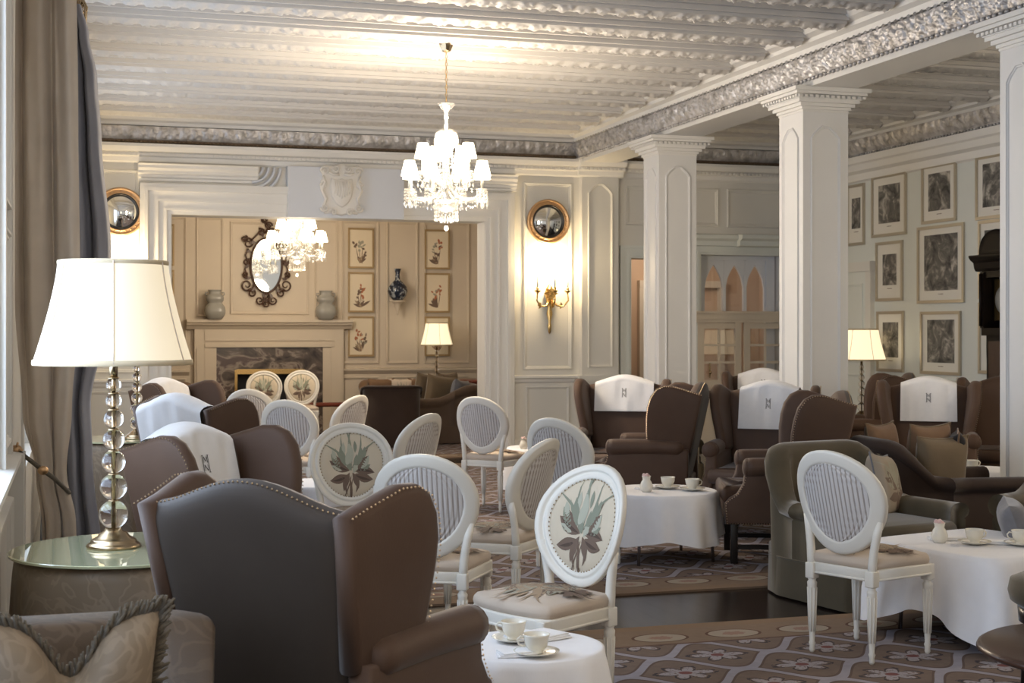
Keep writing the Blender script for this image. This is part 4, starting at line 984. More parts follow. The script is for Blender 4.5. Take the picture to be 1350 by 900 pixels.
# ================================================================== RUGS
def rug(x0, x1, y0, y1, label, size=.47):
    b = MB(); b.box(x0, x1, y0, y1, .001, .014); o = b.build('rug', carpet_mat('rug_weave', x0, x1, y0, y1, size)); return tag(o, label, 'rug', 'patterned rugs')
rug(.9, 8.8, .6, 6.97, 'large patterned rug nearest the camera, under the white chair at the lower right')
rug(.9, 6.1, 7.88, 16.2, 'large patterned rug beyond the strip of bare dark boards, under the middle chairs')
rug(1.3, 5.9, 17.0, 21.3, 'patterned rug of the fireplace room, beyond the wide opening')

# ================================================================== OVAL-BACK CHAIRS
oc = oval_chair()
for loc, f, lab in (
    ((1.79, 5.49), (-.91, -.42), 'oval-back chair with teal and brown bouquet, beside the foreground tea table'),
    ((3.63, 6.11), (.92, .39), 'white oval-back chair with pleated back at the lower right, drawn up to the square cloth'),
    ((1.63, 6.62), (.46, .89), 'oval-back chair with striped pleated back, half hidden by the big foreground wing chair'),
    ((2.17, 7.46), (-.72, .69), 'oval-back chair seen from behind its side, just left of the nearest flowered chair back'),
    ((3.15, 8.93), (.78, .62), 'pale bluish pleated oval back between the nearest flowered chair and the side-facing wing chair'),
    ((3.46, 11.97), (.70, .71), 'oval-back chair with pleated back standing alone in front of the opening\'s right jamb'),
    ((1.55, 8.28), (-.10, -.99), 'oval-back chair with grey printed bouquet facing the camera, left of the striped back'),
    ((2.07, 9.68), (-.68, .73), 'tilted narrow oval back behind the grey bouquet chair, before the dark boxy armchair'),
    ((2.12, 12.52), (-.70, .71), 'small narrow oval back seen between the grey bouquet chair and the dark boxy armchair'),
    ((1.77, 11.93), (.50, .86), 'pleated oval-back chair right of the towel-draped wing chairs, below the two fireplace chairs'),
    ((1.68, 14.2), (.35, .94), 'white oval back almost hidden behind the furthest wing chair on the left'),
    ((2.47, 19.85), (-.10, -.99), 'small flowered oval-back chair before the fireplace, the left of the two'),
    ((3.02, 20.1), (-.14, -.99), 'small flowered oval-back chair before the fireplace, the right of the two')):
    place(oc, USED, loc, f, lab, z=.014 if loc[1] > 8 or loc[1] < 6.9 else 0)

# ================================================================== WING CHAIRS AND THEIR TOWELS
wc = wing_chair()
tw1 = towel(.32, .10, .46, -.23); tw2 = towel(.06, .36, .62, -.31, mono='none'); tw3 = towel(.26, .14, .52, -.26)
def wing(loc, f, lab, z=0): return place(wc, USED, loc, f, lab, z=z)
R_ = .014
wing((.745, 4.39), (.70, .71), 'big brown wing chair in the foreground seen from behind, nailed along its crest')
wing((.75, 6.26), (.75, -.65), 'brown wing chair with a monogrammed beige towel, directly behind the big foreground one')
wing((.93, 9.81), (.8, .6), 'wing chair turned away with a pale blue-white towel over its back, left side')
wing((.98, 12.08), (.75, -.65), 'furthest wing chair on the left, its towel top showing over the blue-white one', R_)
wing((4.50, 11.62), (-.45, -.9), 'brown wing chair facing the camera with a white towel, in front of the sconce wall', R_)
wing((4.36, 10.62), (-.86, .5), 'brown wing chair in side view facing left, just before the column furthest back', R_)
wing((5.02, 9.99), (-.6, -.8), 'brown wing chair with white towel behind the small cloth-covered table', R_)
wing((4.60, 8.85), (-.93, .36), 'brown wing chair in side view behind the olive armchair, black legs showing at left', R_)
wing((6.79, 10.47), (-.54, -.84), 'dark brown wing chair with a beige towel between the middle and right columns', R_)
wing((7.35, 12.4), (-.9, .4), 'wing chair with only a bluish wing showing, beside the middle column', R_)
wing((7.85, 10.9), (-.6, -.8), 'dark wing chair in front of the longcase clock, cut by the right column', R_)
wing((6.72, 13.35), (-.45, -.89), 'wing chair with beige towel in front of the glazed doors', R_)
for src, loc, f, lab, z in (
    (tw1, (.75, 6.26), (.75, -.65), 'beige towel with dark monogram on the wing chair behind the foreground one', 0),
    (tw2, (.93, 9.81), (.8, .6), 'pale blue-white towel covering the back of the turned-away wing chair', 0),
    (tw1, (.98, 12.08), (.75, -.65), 'beige towel on the furthest wing chair at the left', R_),
    (tw3, (4.50, 11.62), (-.45, -.9), 'white towel on the wing chair in front of the sconce wall', R_),
    (tw1, (5.02, 9.99), (-.6, -.8), 'bright white towel on the wing chair behind the small round tea table', R_),
    (tw1, (6.79, 10.47), (-.54, -.84), 'beige towel with small monogram, on the wing chair between two columns', R_),
    (tw3, (6.72, 13.35), (-.45, -.89), 'dull beige towel on the chair in front of the glazed doors', R_)):
    place(src, USED, loc, f, lab, z=z)

# ================================================================== TUB CHAIRS AND SOFAS
def put(o, loc, f, z=0): o.location = (loc[0], loc[1], z); o.rotation_euler = (0, 0, atan2(-f[0], f[1])); return o
put(tub('velvet_armchair', 'olive velvet armchair with skirt behind the white chair at the lower right', 'armchair', 'olive_velvet', .92, .84, .88, .56, roll=.05, s0=.0, s1=.34), (4.40, 7.50), (.2, -.98))
put(tub('tub_armchair', 'dark brown rolled-arm armchair with standing cushions left of the right column', 'armchair', 'dark_brown_velvet', .80, 1.05, .86, .62, roll=.05, s0=.0, s1=.28), (5.46, 8.26), (.99, -.12))
put(tub('tub_armchair', 'olive armchair beyond the square cloth, mostly outside the right edge', 'armchair', 'olive_velvet', .75, .80, .78, .62, skirt=False), (5.50, 6.90), (-.9, -.4))
put(tub('damask_armchair', 'taupe damask armchair cut by the lower left corner', 'armchair', 'brown_damask', .94, .84, .81, .60, roll=.02, r=.07, s0=.05, s1=.3), (-.17, 3.53), (0, -1))
put(tub('box_armchair', 'dark boxy armchair seen from behind in the wide opening', 'armchair', 'dark_brown_velvet', .74, .80, .82, .62, roll=.02), (4.03, 18.9), (.15, .99), R_)
put(tub('sofa', 'brown sofa with heaped cushions on the right of the fireplace room', 'sofa', 'far_brown', 1.8, .92, .80, .62, cushions=2), (4.93, 19.85), (-.98, .1), R_)
put(tub('loveseat', 'low sofa with patterned cushions right of the fireplace', 'sofa', 'rust_cushion', 1.05, .70, .80, .60, cushions=2), (4.62, 21.25), (0, -1), R_)
put(tub('loveseat', 'low sofa behind the left wing chairs, left of the fireplace', 'sofa', 'rust_cushion', 1.3, .75, .80, .60, cushions=2), (.95, 21.0), (0, -1), R_)
put(tub('tub_armchair', 'olive brown low armchair glimpsed behind the side-facing wing chair', 'armchair', 'olive_velvet', .80, .8, .98, .66), (5.62, 13.45), (.9, -.3), R_)

# ================================================================== CUSHIONS
def cush(o, loc, rz, tilt=0, roll=0): o.location = loc; o.rotation_euler = (tilt, roll, rz); return o
cush(pillow('fringed_cushion', 'chopped damask cushion with thick grey fringe in the lower left corner', 'taupe_damask', .42, .50, .20, fringe=.032, chop=.26), (-.02, 3.58, .40), .12, .16)
cush(pillow('printed_cushion', 'cream cushion with dark flower print on the olive velvet armchair', 'print_linen', .38, .40, .15, print_=1.4, piping='grey_cushion'), (4.68, 7.62, .42), .75, -.22, .12)
cush(pillow('ribbed_cushion', 'olive ribbed cushion, left of the pair standing in the dark brown armchair', 'olive_cushion', .42, .44, .16, piping='olive_cushion', group='cushions in the dark brown armchair'), (5.33, 8.12, .44), .15, .12)
cush(pillow('velvet_cushion', 'black and gold edged cushion, right of the pair in the dark brown armchair', 'black_velvet', .40, .46, .14, piping='rust_cushion', group='cushions in the dark brown armchair'), (5.50, 8.22, .44), 1.0, .10)
cush(pillow('velvet_cushion', 'rust cushion tip rising behind the ribbed cushion of the dark brown armchair', 'rust_cushion', .40, .50, .14, piping='olive_cushion', group='cushions in the dark brown armchair'), (5.42, 8.42, .44), .3, .12)
cush(pillow('velvet_cushion', 'small brown cushion at the left of the dark brown armchair back', 'rust_cushion', .36, .50, .14, piping='olive_cushion', group='cushions in the dark brown armchair'), (5.20, 8.52, .44), .5, -.1)
cush(pillow('grey_cushion', 'blue-grey cushion beyond the square cloth at the right edge', 'grey_cushion', .52, .34, .16), (4.84, 6.52, .33), 1.0, -.35)
g = 'cushions on the right-hand far sofa'
cush(pillow('velvet_cushion', 'tall olive cushion, leftmost on the far brown sofa', 'olive_cushion', .5, .52, .18, g), (4.72, 19.9, .44), .5, .15, .1)
cush(pillow('velvet_cushion', 'plump olive cushion, foremost on the far brown sofa', 'olive_cushion', .5, .50, .2, g), (4.83, 19.55, .44), .3, .1, .12)
cush(pillow('velvet_cushion', 'olive cushion tip behind the others on the far brown sofa', 'olive_cushion', .5, .52, .18, g), (5.1, 20.3, .44), .7, .15)
cush(pillow('velvet_cushion', 'dark grey cushion against the right arm of the far brown sofa', 'grey_cushion', .46, .44, .18, g), (5.08, 19.45, .44), .9, .15, .1)
g = 'cushions on the sofa right of the fireplace'
for x, m_, lab, pr_ in ((4.32, 'rust_cushion', 'rust brown cushion at the left end of the sofa right of the fireplace', 0), (4.62, 'seat_upholstery', 'pale printed cushion on the sofa right of the fireplace', 1.3), (4.92, 'rust_cushion', 'rust cushion right of the pale printed one', 0)):
    cush(pillow('scatter_cushion', lab, m_, .40, .42, .15, g, print_=pr_), (x, 21.03, .44), 0, .2)
g = 'cushions on the sofa left of the fireplace'
for x, m_, lab in ((.68, 'rust_cushion', 'dark rust cushion left of the pale pair behind the wing chairs'), (.95, 'seat_upholstery', 'pale gold cushion, left one, behind the left wing chairs'), (1.24, 'seat_upholstery', 'pale gold cushion, right one, behind the left wing chairs')):
    cush(pillow('scatter_cushion', lab, m_, .36, .40, .15, g), (x, 20.83, .44), 0, .2)

# ================================================================== TABLES WITH CLOTHS AND TEA THINGS
low_table((1.44, 4.58), .235, .50, 'small round table in the foreground carrying two teacups')
cloth((1.44, 4.58), .25, .50, .12, 'white cloth on the foreground tea table with two cups', folds=7, amp=.04, seed=3)
low_table((3.79, 9.05), .37, .47, 'small round table with steel legs before the side-facing wing chair')
cloth((3.79, 9.05), .375, .47, .14, 'white cloth on the small table between the wing chairs', folds=7, amp=.05, seed=5, ext=.25)
low_table((4.42, 6.33), .40, .47, 'square low table at the right, beside the white oval-back chair', square=True, rz=.25)
cloth((4.42, 6.33), .41, .47, .12, 'white square cloth hanging to the rug at the right edge', square=1, folds=9, amp=.05, seed=8, ext=.35, rz=.25)
low_table((4.02, 12.35), .30, .50, 'small cloth-covered table right of the lone pleated chair')
cloth((4.02, 12.35), .31, .50, .14, 'white cloth behind the seat of the lone pleated chair', folds=7, amp=.04, seed=11)
low_table((1.58, 10.3), .30, .46, 'low cloth-covered table left of the grey bouquet chair')
cloth((1.58, 10.3), .31, .46, .20, 'white cloth glimpsed left of the grey bouquet chair', folds=7, amp=.04, seed=12)
low_table((6.45, 9.25), .26, .52, 'small table behind the dark brown armchair, beside the right column')
cloth((6.45, 9.25), .27, .52, .2, 'cream cloth behind the dark brown armchair', folds=6, amp=.04, seed=14)
TZ = .505
teacup((1.41, 4.64), 'teacup with saucer at the back of the foreground tea table', TZ, 1.0, 2.6)
teacup((1.42, 4.42), 'teacup with saucer at the front of the foreground tea table', TZ, 1.0, 2.9)
napkin((1.50, 4.66), TZ, .35, 'folded white napkin at the back of the foreground tea table', .2, .13)
napkin((1.36, 4.44), TZ, -.2, 'folded white napkin under the cups on the foreground tea table', .13, .08)
teacup((3.86, 9.09), 'teacup with saucer on the left of the small table between wing chairs', .475, 1.15, .5)
teacup((3.97, 8.93), 'teacup with saucer on the right of the small table between wing chairs', .475, 1.15, 0)
jug((3.65, 8.96), .475, 'pinkish milk jug on the small table between wing chairs', s=1.15)
napkin((3.74, 9.12), .475, .3, 'folded white napkin on the small table between wing chairs')
teacup((4.33, 6.27), 'white teacup with saucer on the square cloth at the right', .475, 1.1, 0)
teacup((4.53, 6.17), 'cream teacup with saucer at the right end of the square cloth', .475, 1.1, 2.8)
jug((4.20, 6.38), .475, 'pink-rimmed jug on the square cloth beside the oval-back chair', s=1.1)
napkin((4.30, 6.45), .475, -.4, 'folded white napkin left of the white cup on the square cloth')
napkin((4.43, 6.27), .475, -.6, 'folded white napkin between the two cups on the square cloth', .2, .07)
teacup((6.30, 9.15), 'cream teacup behind the dark brown armchair, by the column', .525, 1.1, 0)
jug((3.80, 12.2), .505, 'pink milk jug on the cloth right of the lone pleated chair')

# wooden coffee table and velvet stool in the lower right corner
o = thing('coffee_table', 'round dark wooden coffee table cut by the lower right corner', 'table', (3.60, 4.36, 0))
b = MB(); b.lathe([(0, .37), (.44, .37), (.47, .375), (.48, .385), (.475, .397), (.46, .405), (0, .405)], n=56); b.build('tabletop', 'dark_wood', o)
b = MB(); b.lathe([(.05, .06), (.06, .10), (.035, .14), (.045, .22), (.03, .30), (.07, .36), (.16, .385)], n=20); b.build('pedestal', 'dark_wood', o)
for k in range(3):
    a = 2*pi*k/3+.3; b = MB(); b.tube([(.04*cos(a), .04*sin(a), .12), (.16*cos(a), .16*sin(a), .10), (.28*cos(a), .28*sin(a), .04), (.34*cos(a), .34*sin(a), .015)], [.03, .026, .022, .016], 8); b.build('foot', 'dark_wood', o)
o = thing('footstool', 'dark velvet round stool behind the wooden coffee table at the right edge', 'stool', (4.08, 5.22, 0))
b = MB(); b.lathe([(0, .36), (.20, .36), (.245, .39), (.255, .43), (.245, .48), (.20, .50), (0, .505)], n=36); b.build('seat', 'olive_velvet', o)
b = MB(); b.lathe([(0, .30), (.21, .30), (.215, .36), (0, .36)], n=36); b.build('seat_base', 'black', o)
for k in range(4): a = pi/4+k*pi/2; b = MB(); b.tube([(.17*cos(a), .17*sin(a), .31), (.19*cos(a), .19*sin(a), .01)], [.022, .014], 8); b.build('leg', 'black', o)

# ================================================================== SKIRTED TABLE AND LAMPS
def skirted(loc, lab, R=.43, h=.74):
    o = thing('skirted_table', lab, 'table', (loc[0], loc[1], 0), 0, 'skirted round tables with glass tops')
    b = cloth_mesh(R-.03, h-.014, .01, folds=14, amp=.018, seed=2); b.build('table_skirt', 'taupe_damask', o)
    b = MB(); b.lathe([(R-.03, h-.014), (R, h-.010), (R, h-.002), (R-.004, h), (0, h)], n=72, sm=False); b.build('glass_top', 'glass_green', o); return o
skirted((.19, 5.57), 'skirted round table with glass top under the big lamp at the left')
skirted((.32, 11.25), 'skirted round table far left, carrying the second glass ball lamp', .40)
bead_lamp((.135, 5.60), .74, 'big lit lamp of stacked glass balls in the left foreground', power=60)
bead_lamp((.44, 11.2), .74, 'second glass ball lamp, its shade hidden behind the big left lamp', s=.96, power=60)
b = MB(); o = thing('side_table', 'round side table by the right wall carrying a lit lamp', 'table', (9.12, 15.5, 0))
b.lathe([(0, .47), (.28, .47), (.30, .48), (.30, .50), (0, .505)], n=32); b.build('tabletop', 'dark_wood', o)
b = MB(); b.lathe([(.16, 0), (.15, .03), (.04, .08), (.03, .3), (.05, .42), (.1, .47)], n=20); b.build('pedestal', 'dark_wood', o)
bead_lamp((9.12, 15.5), .505, 'lit glass ball lamp in front of the engravings by the middle column', power=55, shade='far_lamp_shade')
o = thing('console_table', 'small table behind the far sofa carrying a lit lamp', 'table', (5.35, 21.55, 0)); b = MB(); b.bev(-.25, .25, -.2, .2, .62, .66, .02); b.build('tabletop', 'dark_wood', o)
for sx in (-.2, .2):
    for sy in (-.15, .15): b = MB(); b.tube([(sx, sy, 0), (sx, sy, .63)], .016, 8); b.build('leg', 'dark_wood', o)
bead_lamp((5.30, 21.5), .66, 'lit glass ball lamp in the fireplace room below the flower prints', s=.95, shade_r=.26, shade_h=.36, power=38, shade='far_lamp_shade')
# ================================================================== CHANDELIERS
chandelier((3.055, 12.05), 4.035, 'large lit crystal chandelier hanging from the main ceiling', power=210)
chandelier((2.88, 19.6), 3.99, 'smaller-looking lit crystal chandelier inside the fireplace room', s=1.05, power=100)

chandelier((1.6, 2.0), 4.10, 'added unseen crystal chandelier over the near end of the room, above the frame', power=55)  # out of view, added to throw warm light on the foreground chairs
chandelier((8.1, 6.3), 4.10, 'added unseen crystal chandelier over the side aisle, beyond the right edge', power=150)  # out of view, added to brighten the aisle and right wall

# ================================================================== WALL LIGHTS, MIRRORS, CARTOUCHE
def sconce(x, lab):
    o = thing('wall_sconce', lab, 'wall light', (x, YB, 2.0), 0, 'gilt wall sconces')
    o.scale = (1.3,)*3
    b = MB(); b.lathe([(0, -.38), (.012, -.36), (.02, -.30), (.012, -.26), (.03, -.18), (.02, -.12), (.035, -.05), (.05, .02), (.035, .07), (.015, .10), (0, .12)], (0, -.03, 0), 12)
    for k in range(8): a = 2*pi*k/8; b.leaf(lambda u, v: (u, -.075, v), .0, .02, a, .075, .03)
    b.build('backplate', 'brass', o)
    for k, (dx, dy) in enumerate(((-.155, -.13), (0, -.20), (.155, -.13))):
        b = MB(); pts = [(0, -.05, -.02), (dx*.35, -.05+dy*.4, -.10), (dx*.75, dy*.8, -.11), (dx*1.05, dy, -.05), (dx, dy, .03)]
        b.tube(pts, [.010, .009, .009, .008, .008], 8); b.lathe([(.008, .02), (.03, .04), (.034, .05), (.01, .045), (.014, .06), (.014, .08), (0, .08)], (dx, dy, 0), 14)
        for q in range(3): b.leaf(lambda u, v: (dx*.7+u, dy*.75, -.1+v), 0, 0, 2+q, .04, .02)
        arm = b.build('arm', 'brass', o)
        b = MB(); b.tube([(dx, dy, .075), (dx, dy, .20)], .010, 8); b.build('candle_tube', 'china', arm)
        b = MB(); b.ball((dx, dy, .228), (.013, .013, .030), 10, 6); b.build('candle_bulb', 'candle_flame', arm)
    l = light('sconce_light', 'POINT', (0, -.17, .27), 34, (1, .76, .44), radius=.07); l.parent = o
sconce(5.80, 'gilt three-branch sconce lighting the wall right of the opening')
sconce(.49, 'gilt sconce on the wall left of the opening, hidden by the big lamp shade')
def convex(x, lab):
    o = thing('convex_mirror', lab, 'mirror', (x, YB, 2.95), 0, 'round gilt convex mirrors'); R = .27
    b = MB(); n = 48
    def ring(prof, mb):
        vs = []; k = len(prof)
        for i in range(n):
            a = 2*pi*i/n
            for r, y in prof: vs.append((r*cos(a), -y, r*sin(a)))
        mb.add(vs, [(i*k+j, i*k+j+1, ((i+1) % n)*k+j+1, ((i+1) % n)*k+j) for i in range(n) for j in range(k-1)], 0, True)
    ring([(R+.01, 0), (R+.015, .03), (R+.005, .05), (R-.01, .045), (R-.02, .032), (R-.04, .032), (R-.05, .05), (R-.058, .03), (R-.058, 0)], b)
    for k in range(24): a = 2*pi*k/24; b.ball(((R-.03)*cos(a), -.036, (R-.03)*sin(a)), .010, 8, 5)
    b.build('frame', 'gold', o)
    b = MB(); ring([(R-.056, .0), (R-.056, .042), (R-.066, .046), (R-.076, .035), (R-.076, 0)], b); b.build('slip', 'blackring', o)
    b = MB(); vs = [(0, -.075, 0)]; fs = []; q = 10
    for i in range(1, q+1):
        r = (R-.074)*i/q
        for k in range(n): a = 2*pi*k/n; vs.append((r*cos(a), -.02-.055*(1-(i/q)**2), r*sin(a)))
    fs = [(0, 1+k, 1+(k+1) % n) for k in range(n)]+[(1+(i-1)*n+k, 1+i*n+k, 1+i*n+(k+1) % n, 1+(i-1)*n+(k+1) % n) for i in range(1, q) for k in range(n)]
    b.add(vs, fs, 0, True); b.build('mirror_glass', 'mirror', o)
convex(5.79, 'round gilt convex mirror above the lit sconce, right of the opening')
convex(.50, 'round gilt convex mirror beside the curtain, left of the opening')

o = thing('heraldic_cartouche', 'white carved plaster cartouche over the middle of the opening', 'wall ornament', (3.09, YB-.12, 3.25))
b = MB(); out = [(0, -.30), (.10, -.27), (.20, -.28), (.235, -.20), (.20, -.10), (.255, .02), (.25, .12), (.21, .17), (.26, .25), (.22, .31), (.10, .30), (0, .33), (-.10, .30), (-.22, .31), (-.26, .25), (-.21, .17), (-.25, .12), (-.255, .02), (-.20, -.10), (-.235, -.20), (-.20, -.28), (-.10, -.27)]
b.slab(out, .07, .02, lambda a, c, d: (a, -.03-d, c)); b.build('backing', 'plaster_relief', o)
b = MB(); sh = [(0, -.20), (.07, -.16), (.12, -.08), (.14, .04), (.13, .15), (.05, .13), (0, .15), (-.05, .13), (-.13, .15), (-.14, .04), (-.12, -.08), (-.07, -.16)]
b.slab(sh, .05, .02, lambda a, c, d: (a, -.075-d, c), bulge=.02)
for k in range(7): b.tube([(-.09+.03*k, -.115, -.10+abs(k-3)*.02), (-.08+.03*k, -.12, .02), (-.09+.03*k, -.115, .11)], .007, 5)
b.build('shield', 'plaster_relief', o)
b = MB()
for s in (-1, 1):
    for cx, cz, r0, tw in ((.20, .24, .055, 1), (.21, -.21, .05, -1), (.07, .27, .045, -1), (.10, -.26, .045, 1), (.22, .06, .04, 1)):
        pts = [(s*(cx+r0*(1-t/14)*cos(tw*t*.75)), -.08-.01*(t/14), cz+r0*(1-t/14)*sin(tw*t*.75)) for t in range(14)]
        b.tube(pts, [.015-.0006*t for t in range(14)], 7)
    b.tube([(s*.23, -.07, .18), (s*.20, -.085, .10), (s*.24, -.08, 0), (s*.19, -.085, -.10), (s*.21, -.07, -.17)], [.012, .018, .02, .018, .012], 7)
    b.tube([(s*.03, -.08, .20), (s*.10, -.09, .19), (s*.16, -.08, .22)], [.02, .016, .01], 7)
b.build('scrollwork', 'plaster_relief', o)

# ================================================================== FIREPLACE WALL
o = thing('chimneypiece', 'cream chimneypiece with marble slips and brass-edged grate', 'fireplace', (2.81, YF, 0))
b = MB(); hw = .92
for s in (-1, 1):
    b.box(min(s*hw, s*(hw+.20)), max(s*hw, s*(hw+.20)), -.10, 0, 0, 1.299); b.box(min(s*hw, s*(hw+.05)), max(s*hw, s*(hw+.05)), -.13, 0, 0, 1.298); b.box(min(s*(hw+.05), s*(hw+.17)), max(s*(hw+.05), s*(hw+.17)), -.12, 0, .15, 1.30)
    b.box(min(s*(hw-.12), s*hw), max(s*(hw-.12), s*hw), -.115, 0, 0, 1.295)
b.box(-hw-.2, hw+.2, -.10, 0, 1.30, 1.60); b.box(-hw-.05, hw+.05, -.13, -.05, 1.305, 1.36); b.box(-hw-.05, hw+.05, -.12, 0, 1.40, 1.54)
b.build('surround', 'wall_warm', o)
b = MB(); run(b, [(0, 1.56), (.12, 1.58), (.15, 1.62), (.19, 1.64), (.20, 1.67), (.24, 1.68), (.24, 1.72), (0, 1.72)], -hw-.32, hw+.32, lambda s, o_, z: (s, -o_, z)); b.build('mantel_shelf', 'wall_warm', o)
b = MB(); b.box(-.80, .80, -.09, .0, .96, 1.30); b.box(-.80, -.52, -.09, 0, 0, .96); b.box(.52, .80, -.09, 0, 0, .96); b.build('marble_slips', 'marble', o)
b = MB(); b.box(-.52, -.49, -.1, .42, 0, .96); b.box(.49, .52, -.1, .42, 0, .96); b.box(-.52, .52, .40, .45, 0, .96); b.box(-.52, .52, 0, .45, .96, 1.0); b.build('firebox', 'iron', o)
b = MB(); b.box(-.53, .53, -.115, -.09, .90, .965); b.box(-.53, -.49, -.115, -.09, 0, .90); b.box(.49, .53, -.115, -.09, 0, .90); b.box(-.50, .50, -.12, -.10, .95, .975); b.build('brass_trim', 'brass', o)
b = MB()
for k in range(9): b.tube([(-.32+.08*k, .08, .12), (-.32+.08*k, .06, .38)], .009, 6)
for z in (.14, .36): b.tube([(-.36, .07, z), (.36, .07, z)], .012, 6)
b.build('grate', 'iron', o)
b = MB(); b.box(-.9, .9, -.6, -.14, .0, .03); ho = b.build('hearth_slab', 'marble', o)
b = MB()      # low club fender with red padded top
o = thing('fender_seat', 'low fender with red leather top before the hearth', 'fender', (2.81, 21.0, 0))
b.bev(-1.05, 1.05, -.09, .09, .44, .50, .04); b.build('seat', 'red_wood', o)
for x in (-1.0, -.5, 0, .5, 1.0): b = MB(); b.tube([(x, 0, .03), (x, 0, .45)], .016, 8); b.build('leg', 'iron', o)

def gourd(x, lab):
    o = thing('celadon_vase', lab, 'vase', (x, YF-.19, 1.72), 0, 'grey celadon vases on the mantel')
    b = MB(); b.lathe([(0, 0), (.095, 0), (.11, .02), (.145, .07), (.155, .13), (.14, .19), (.105, .235), (.10, .25), (.125, .28), (.13, .32), (.11, .36), (.085, .38), (.09, .43), (.10, .44), (.08, .44), (.07, .38)], n=28, sq=4); b.build('vase_body', 'celadon', o)
    b = MB()
    for s in (-1, 1): b.tube([(s*.10, 0, .40), (s*.135, 0, .40), (s*.14, 0, .37), (s*.115, 0, .35)], .010, 6)
    b.build('handle', 'celadon', o)
gourd(1.98, 'grey celadon vase at the left end of the mantel'); gourd(3.64, 'grey celadon vase at the right end of the mantel')

# rococo mirror
o = thing('rococo_mirror', 'oval mirror in a dark carved scrolling frame over the mantel', 'mirror', (2.76, YF-.03, 2.54))
b = MB(); n = 48; vs = [(0, -.012, 0)]+[(.225*cos(2*pi*k/n), -.01, .40*sin(2*pi*k/n)) for k in range(n)]; b.add(vs, [(0, 1+k, 1+(k+1) % n) for k in range(n)], 0, True); b.build('mirror_glass', 'mirror', o)
b = MB(); b.tube([(.235*cos(2*pi*k/n), -.02, .41*sin(2*pi*k/n)) for k in range(n)], .017, 8, closed=True)
def scroll(b, cx, cz, r, a0, tw, turns=1.5, th=.016):
    n = int(14*turns); b.tube([(cx+r*(1-.8*t/n)*cos(a0+tw*t/n*2*pi*turns), -.03-.01*sin(t), cz+r*(1-.8*t/n)*sin(a0+tw*t/n*2*pi*turns)) for t in range(n+1)], [th*(1-.5*t/n) for t in range(n+1)], 7)
for s in (-1, 1):
    for cx, cz, r, a0 in ((.27, .33, .085, .4), (.30, .05, .055, 2), (.29, -.30, .10, 3), (.22, -.42, .07, .5), (.10, -.53, .07, 2.5), (.31, -.14, .05, 4), (.08, .50, .06, 1), (.33, .40, .05, 2)): scroll(b, s*cx, cz, r, a0 if s > 0 else pi-a0, s)
    b.tube([(s*.27, -.03, .25), (s*.315, -.03, .15), (s*.27, -.03, .05), (s*.32, -.03, -.06), (s*.28, -.03, -.2)], .012, 6)
    b.tube([(s*.24, -.03, .36), (s*.14, -.03, .46), (s*.05, -.03, .56)], .013, 6)
for cx, cz, r, a0 in ((.03, .60, .06, 0), (-.03, .68, .045, 2), (.05, .52, .05, 3), (0, -.58, .06, 1.5), (0, -.47, .06, 4)): scroll(b, cx, cz, r, a0, 1)
b.tube([(-.02, -.03, .48), (.03, -.035, .58), (0, -.03, .66), (.03, -.03, .72)], [.014, .016, .013, .005], 7)
for k in range(14):
    a = 2*pi*k/14; b.leaf(lambda u, v: (u, -.04-.01*abs(sin(9*u)), v), .25*cos(a), .43*sin(a), a+random.uniform(-.6, .6), .09, .045, bend=.5)
b.build('frame', 'carved_wood', o)

# bottle vase on a wall bracket
o = thing('wall_bracket', 'small plaster bracket under the blue bottle vase', 'bracket', (4.76, YF, 2.02))
b = MB(); b.lathe([(0, -.23), (.012, -.22), (.02, -.16), (.045, -.10), (.05, -.06), (.09, -.03), (.12, -.02), (.12, 0), (0, 0)], (0, -.17, 0), 16); b.build('bracket_body', 'wall_warm', o)
o = thing('bottle_vase', 'dark blue and white bottle vase on its wall bracket', 'vase', (4.76, YF-.17, 2.02))
b = MB(); b.lathe([(0, 0), (.07, 0), (.08, .01), (.13, .07), (.155, .14), (.14, .21), (.08, .28), (.04, .32), (.033, .42), (.055, .49), (.05, .49), (.025, .42)], n=28); b.build('vase_body', 'porcelain', o)

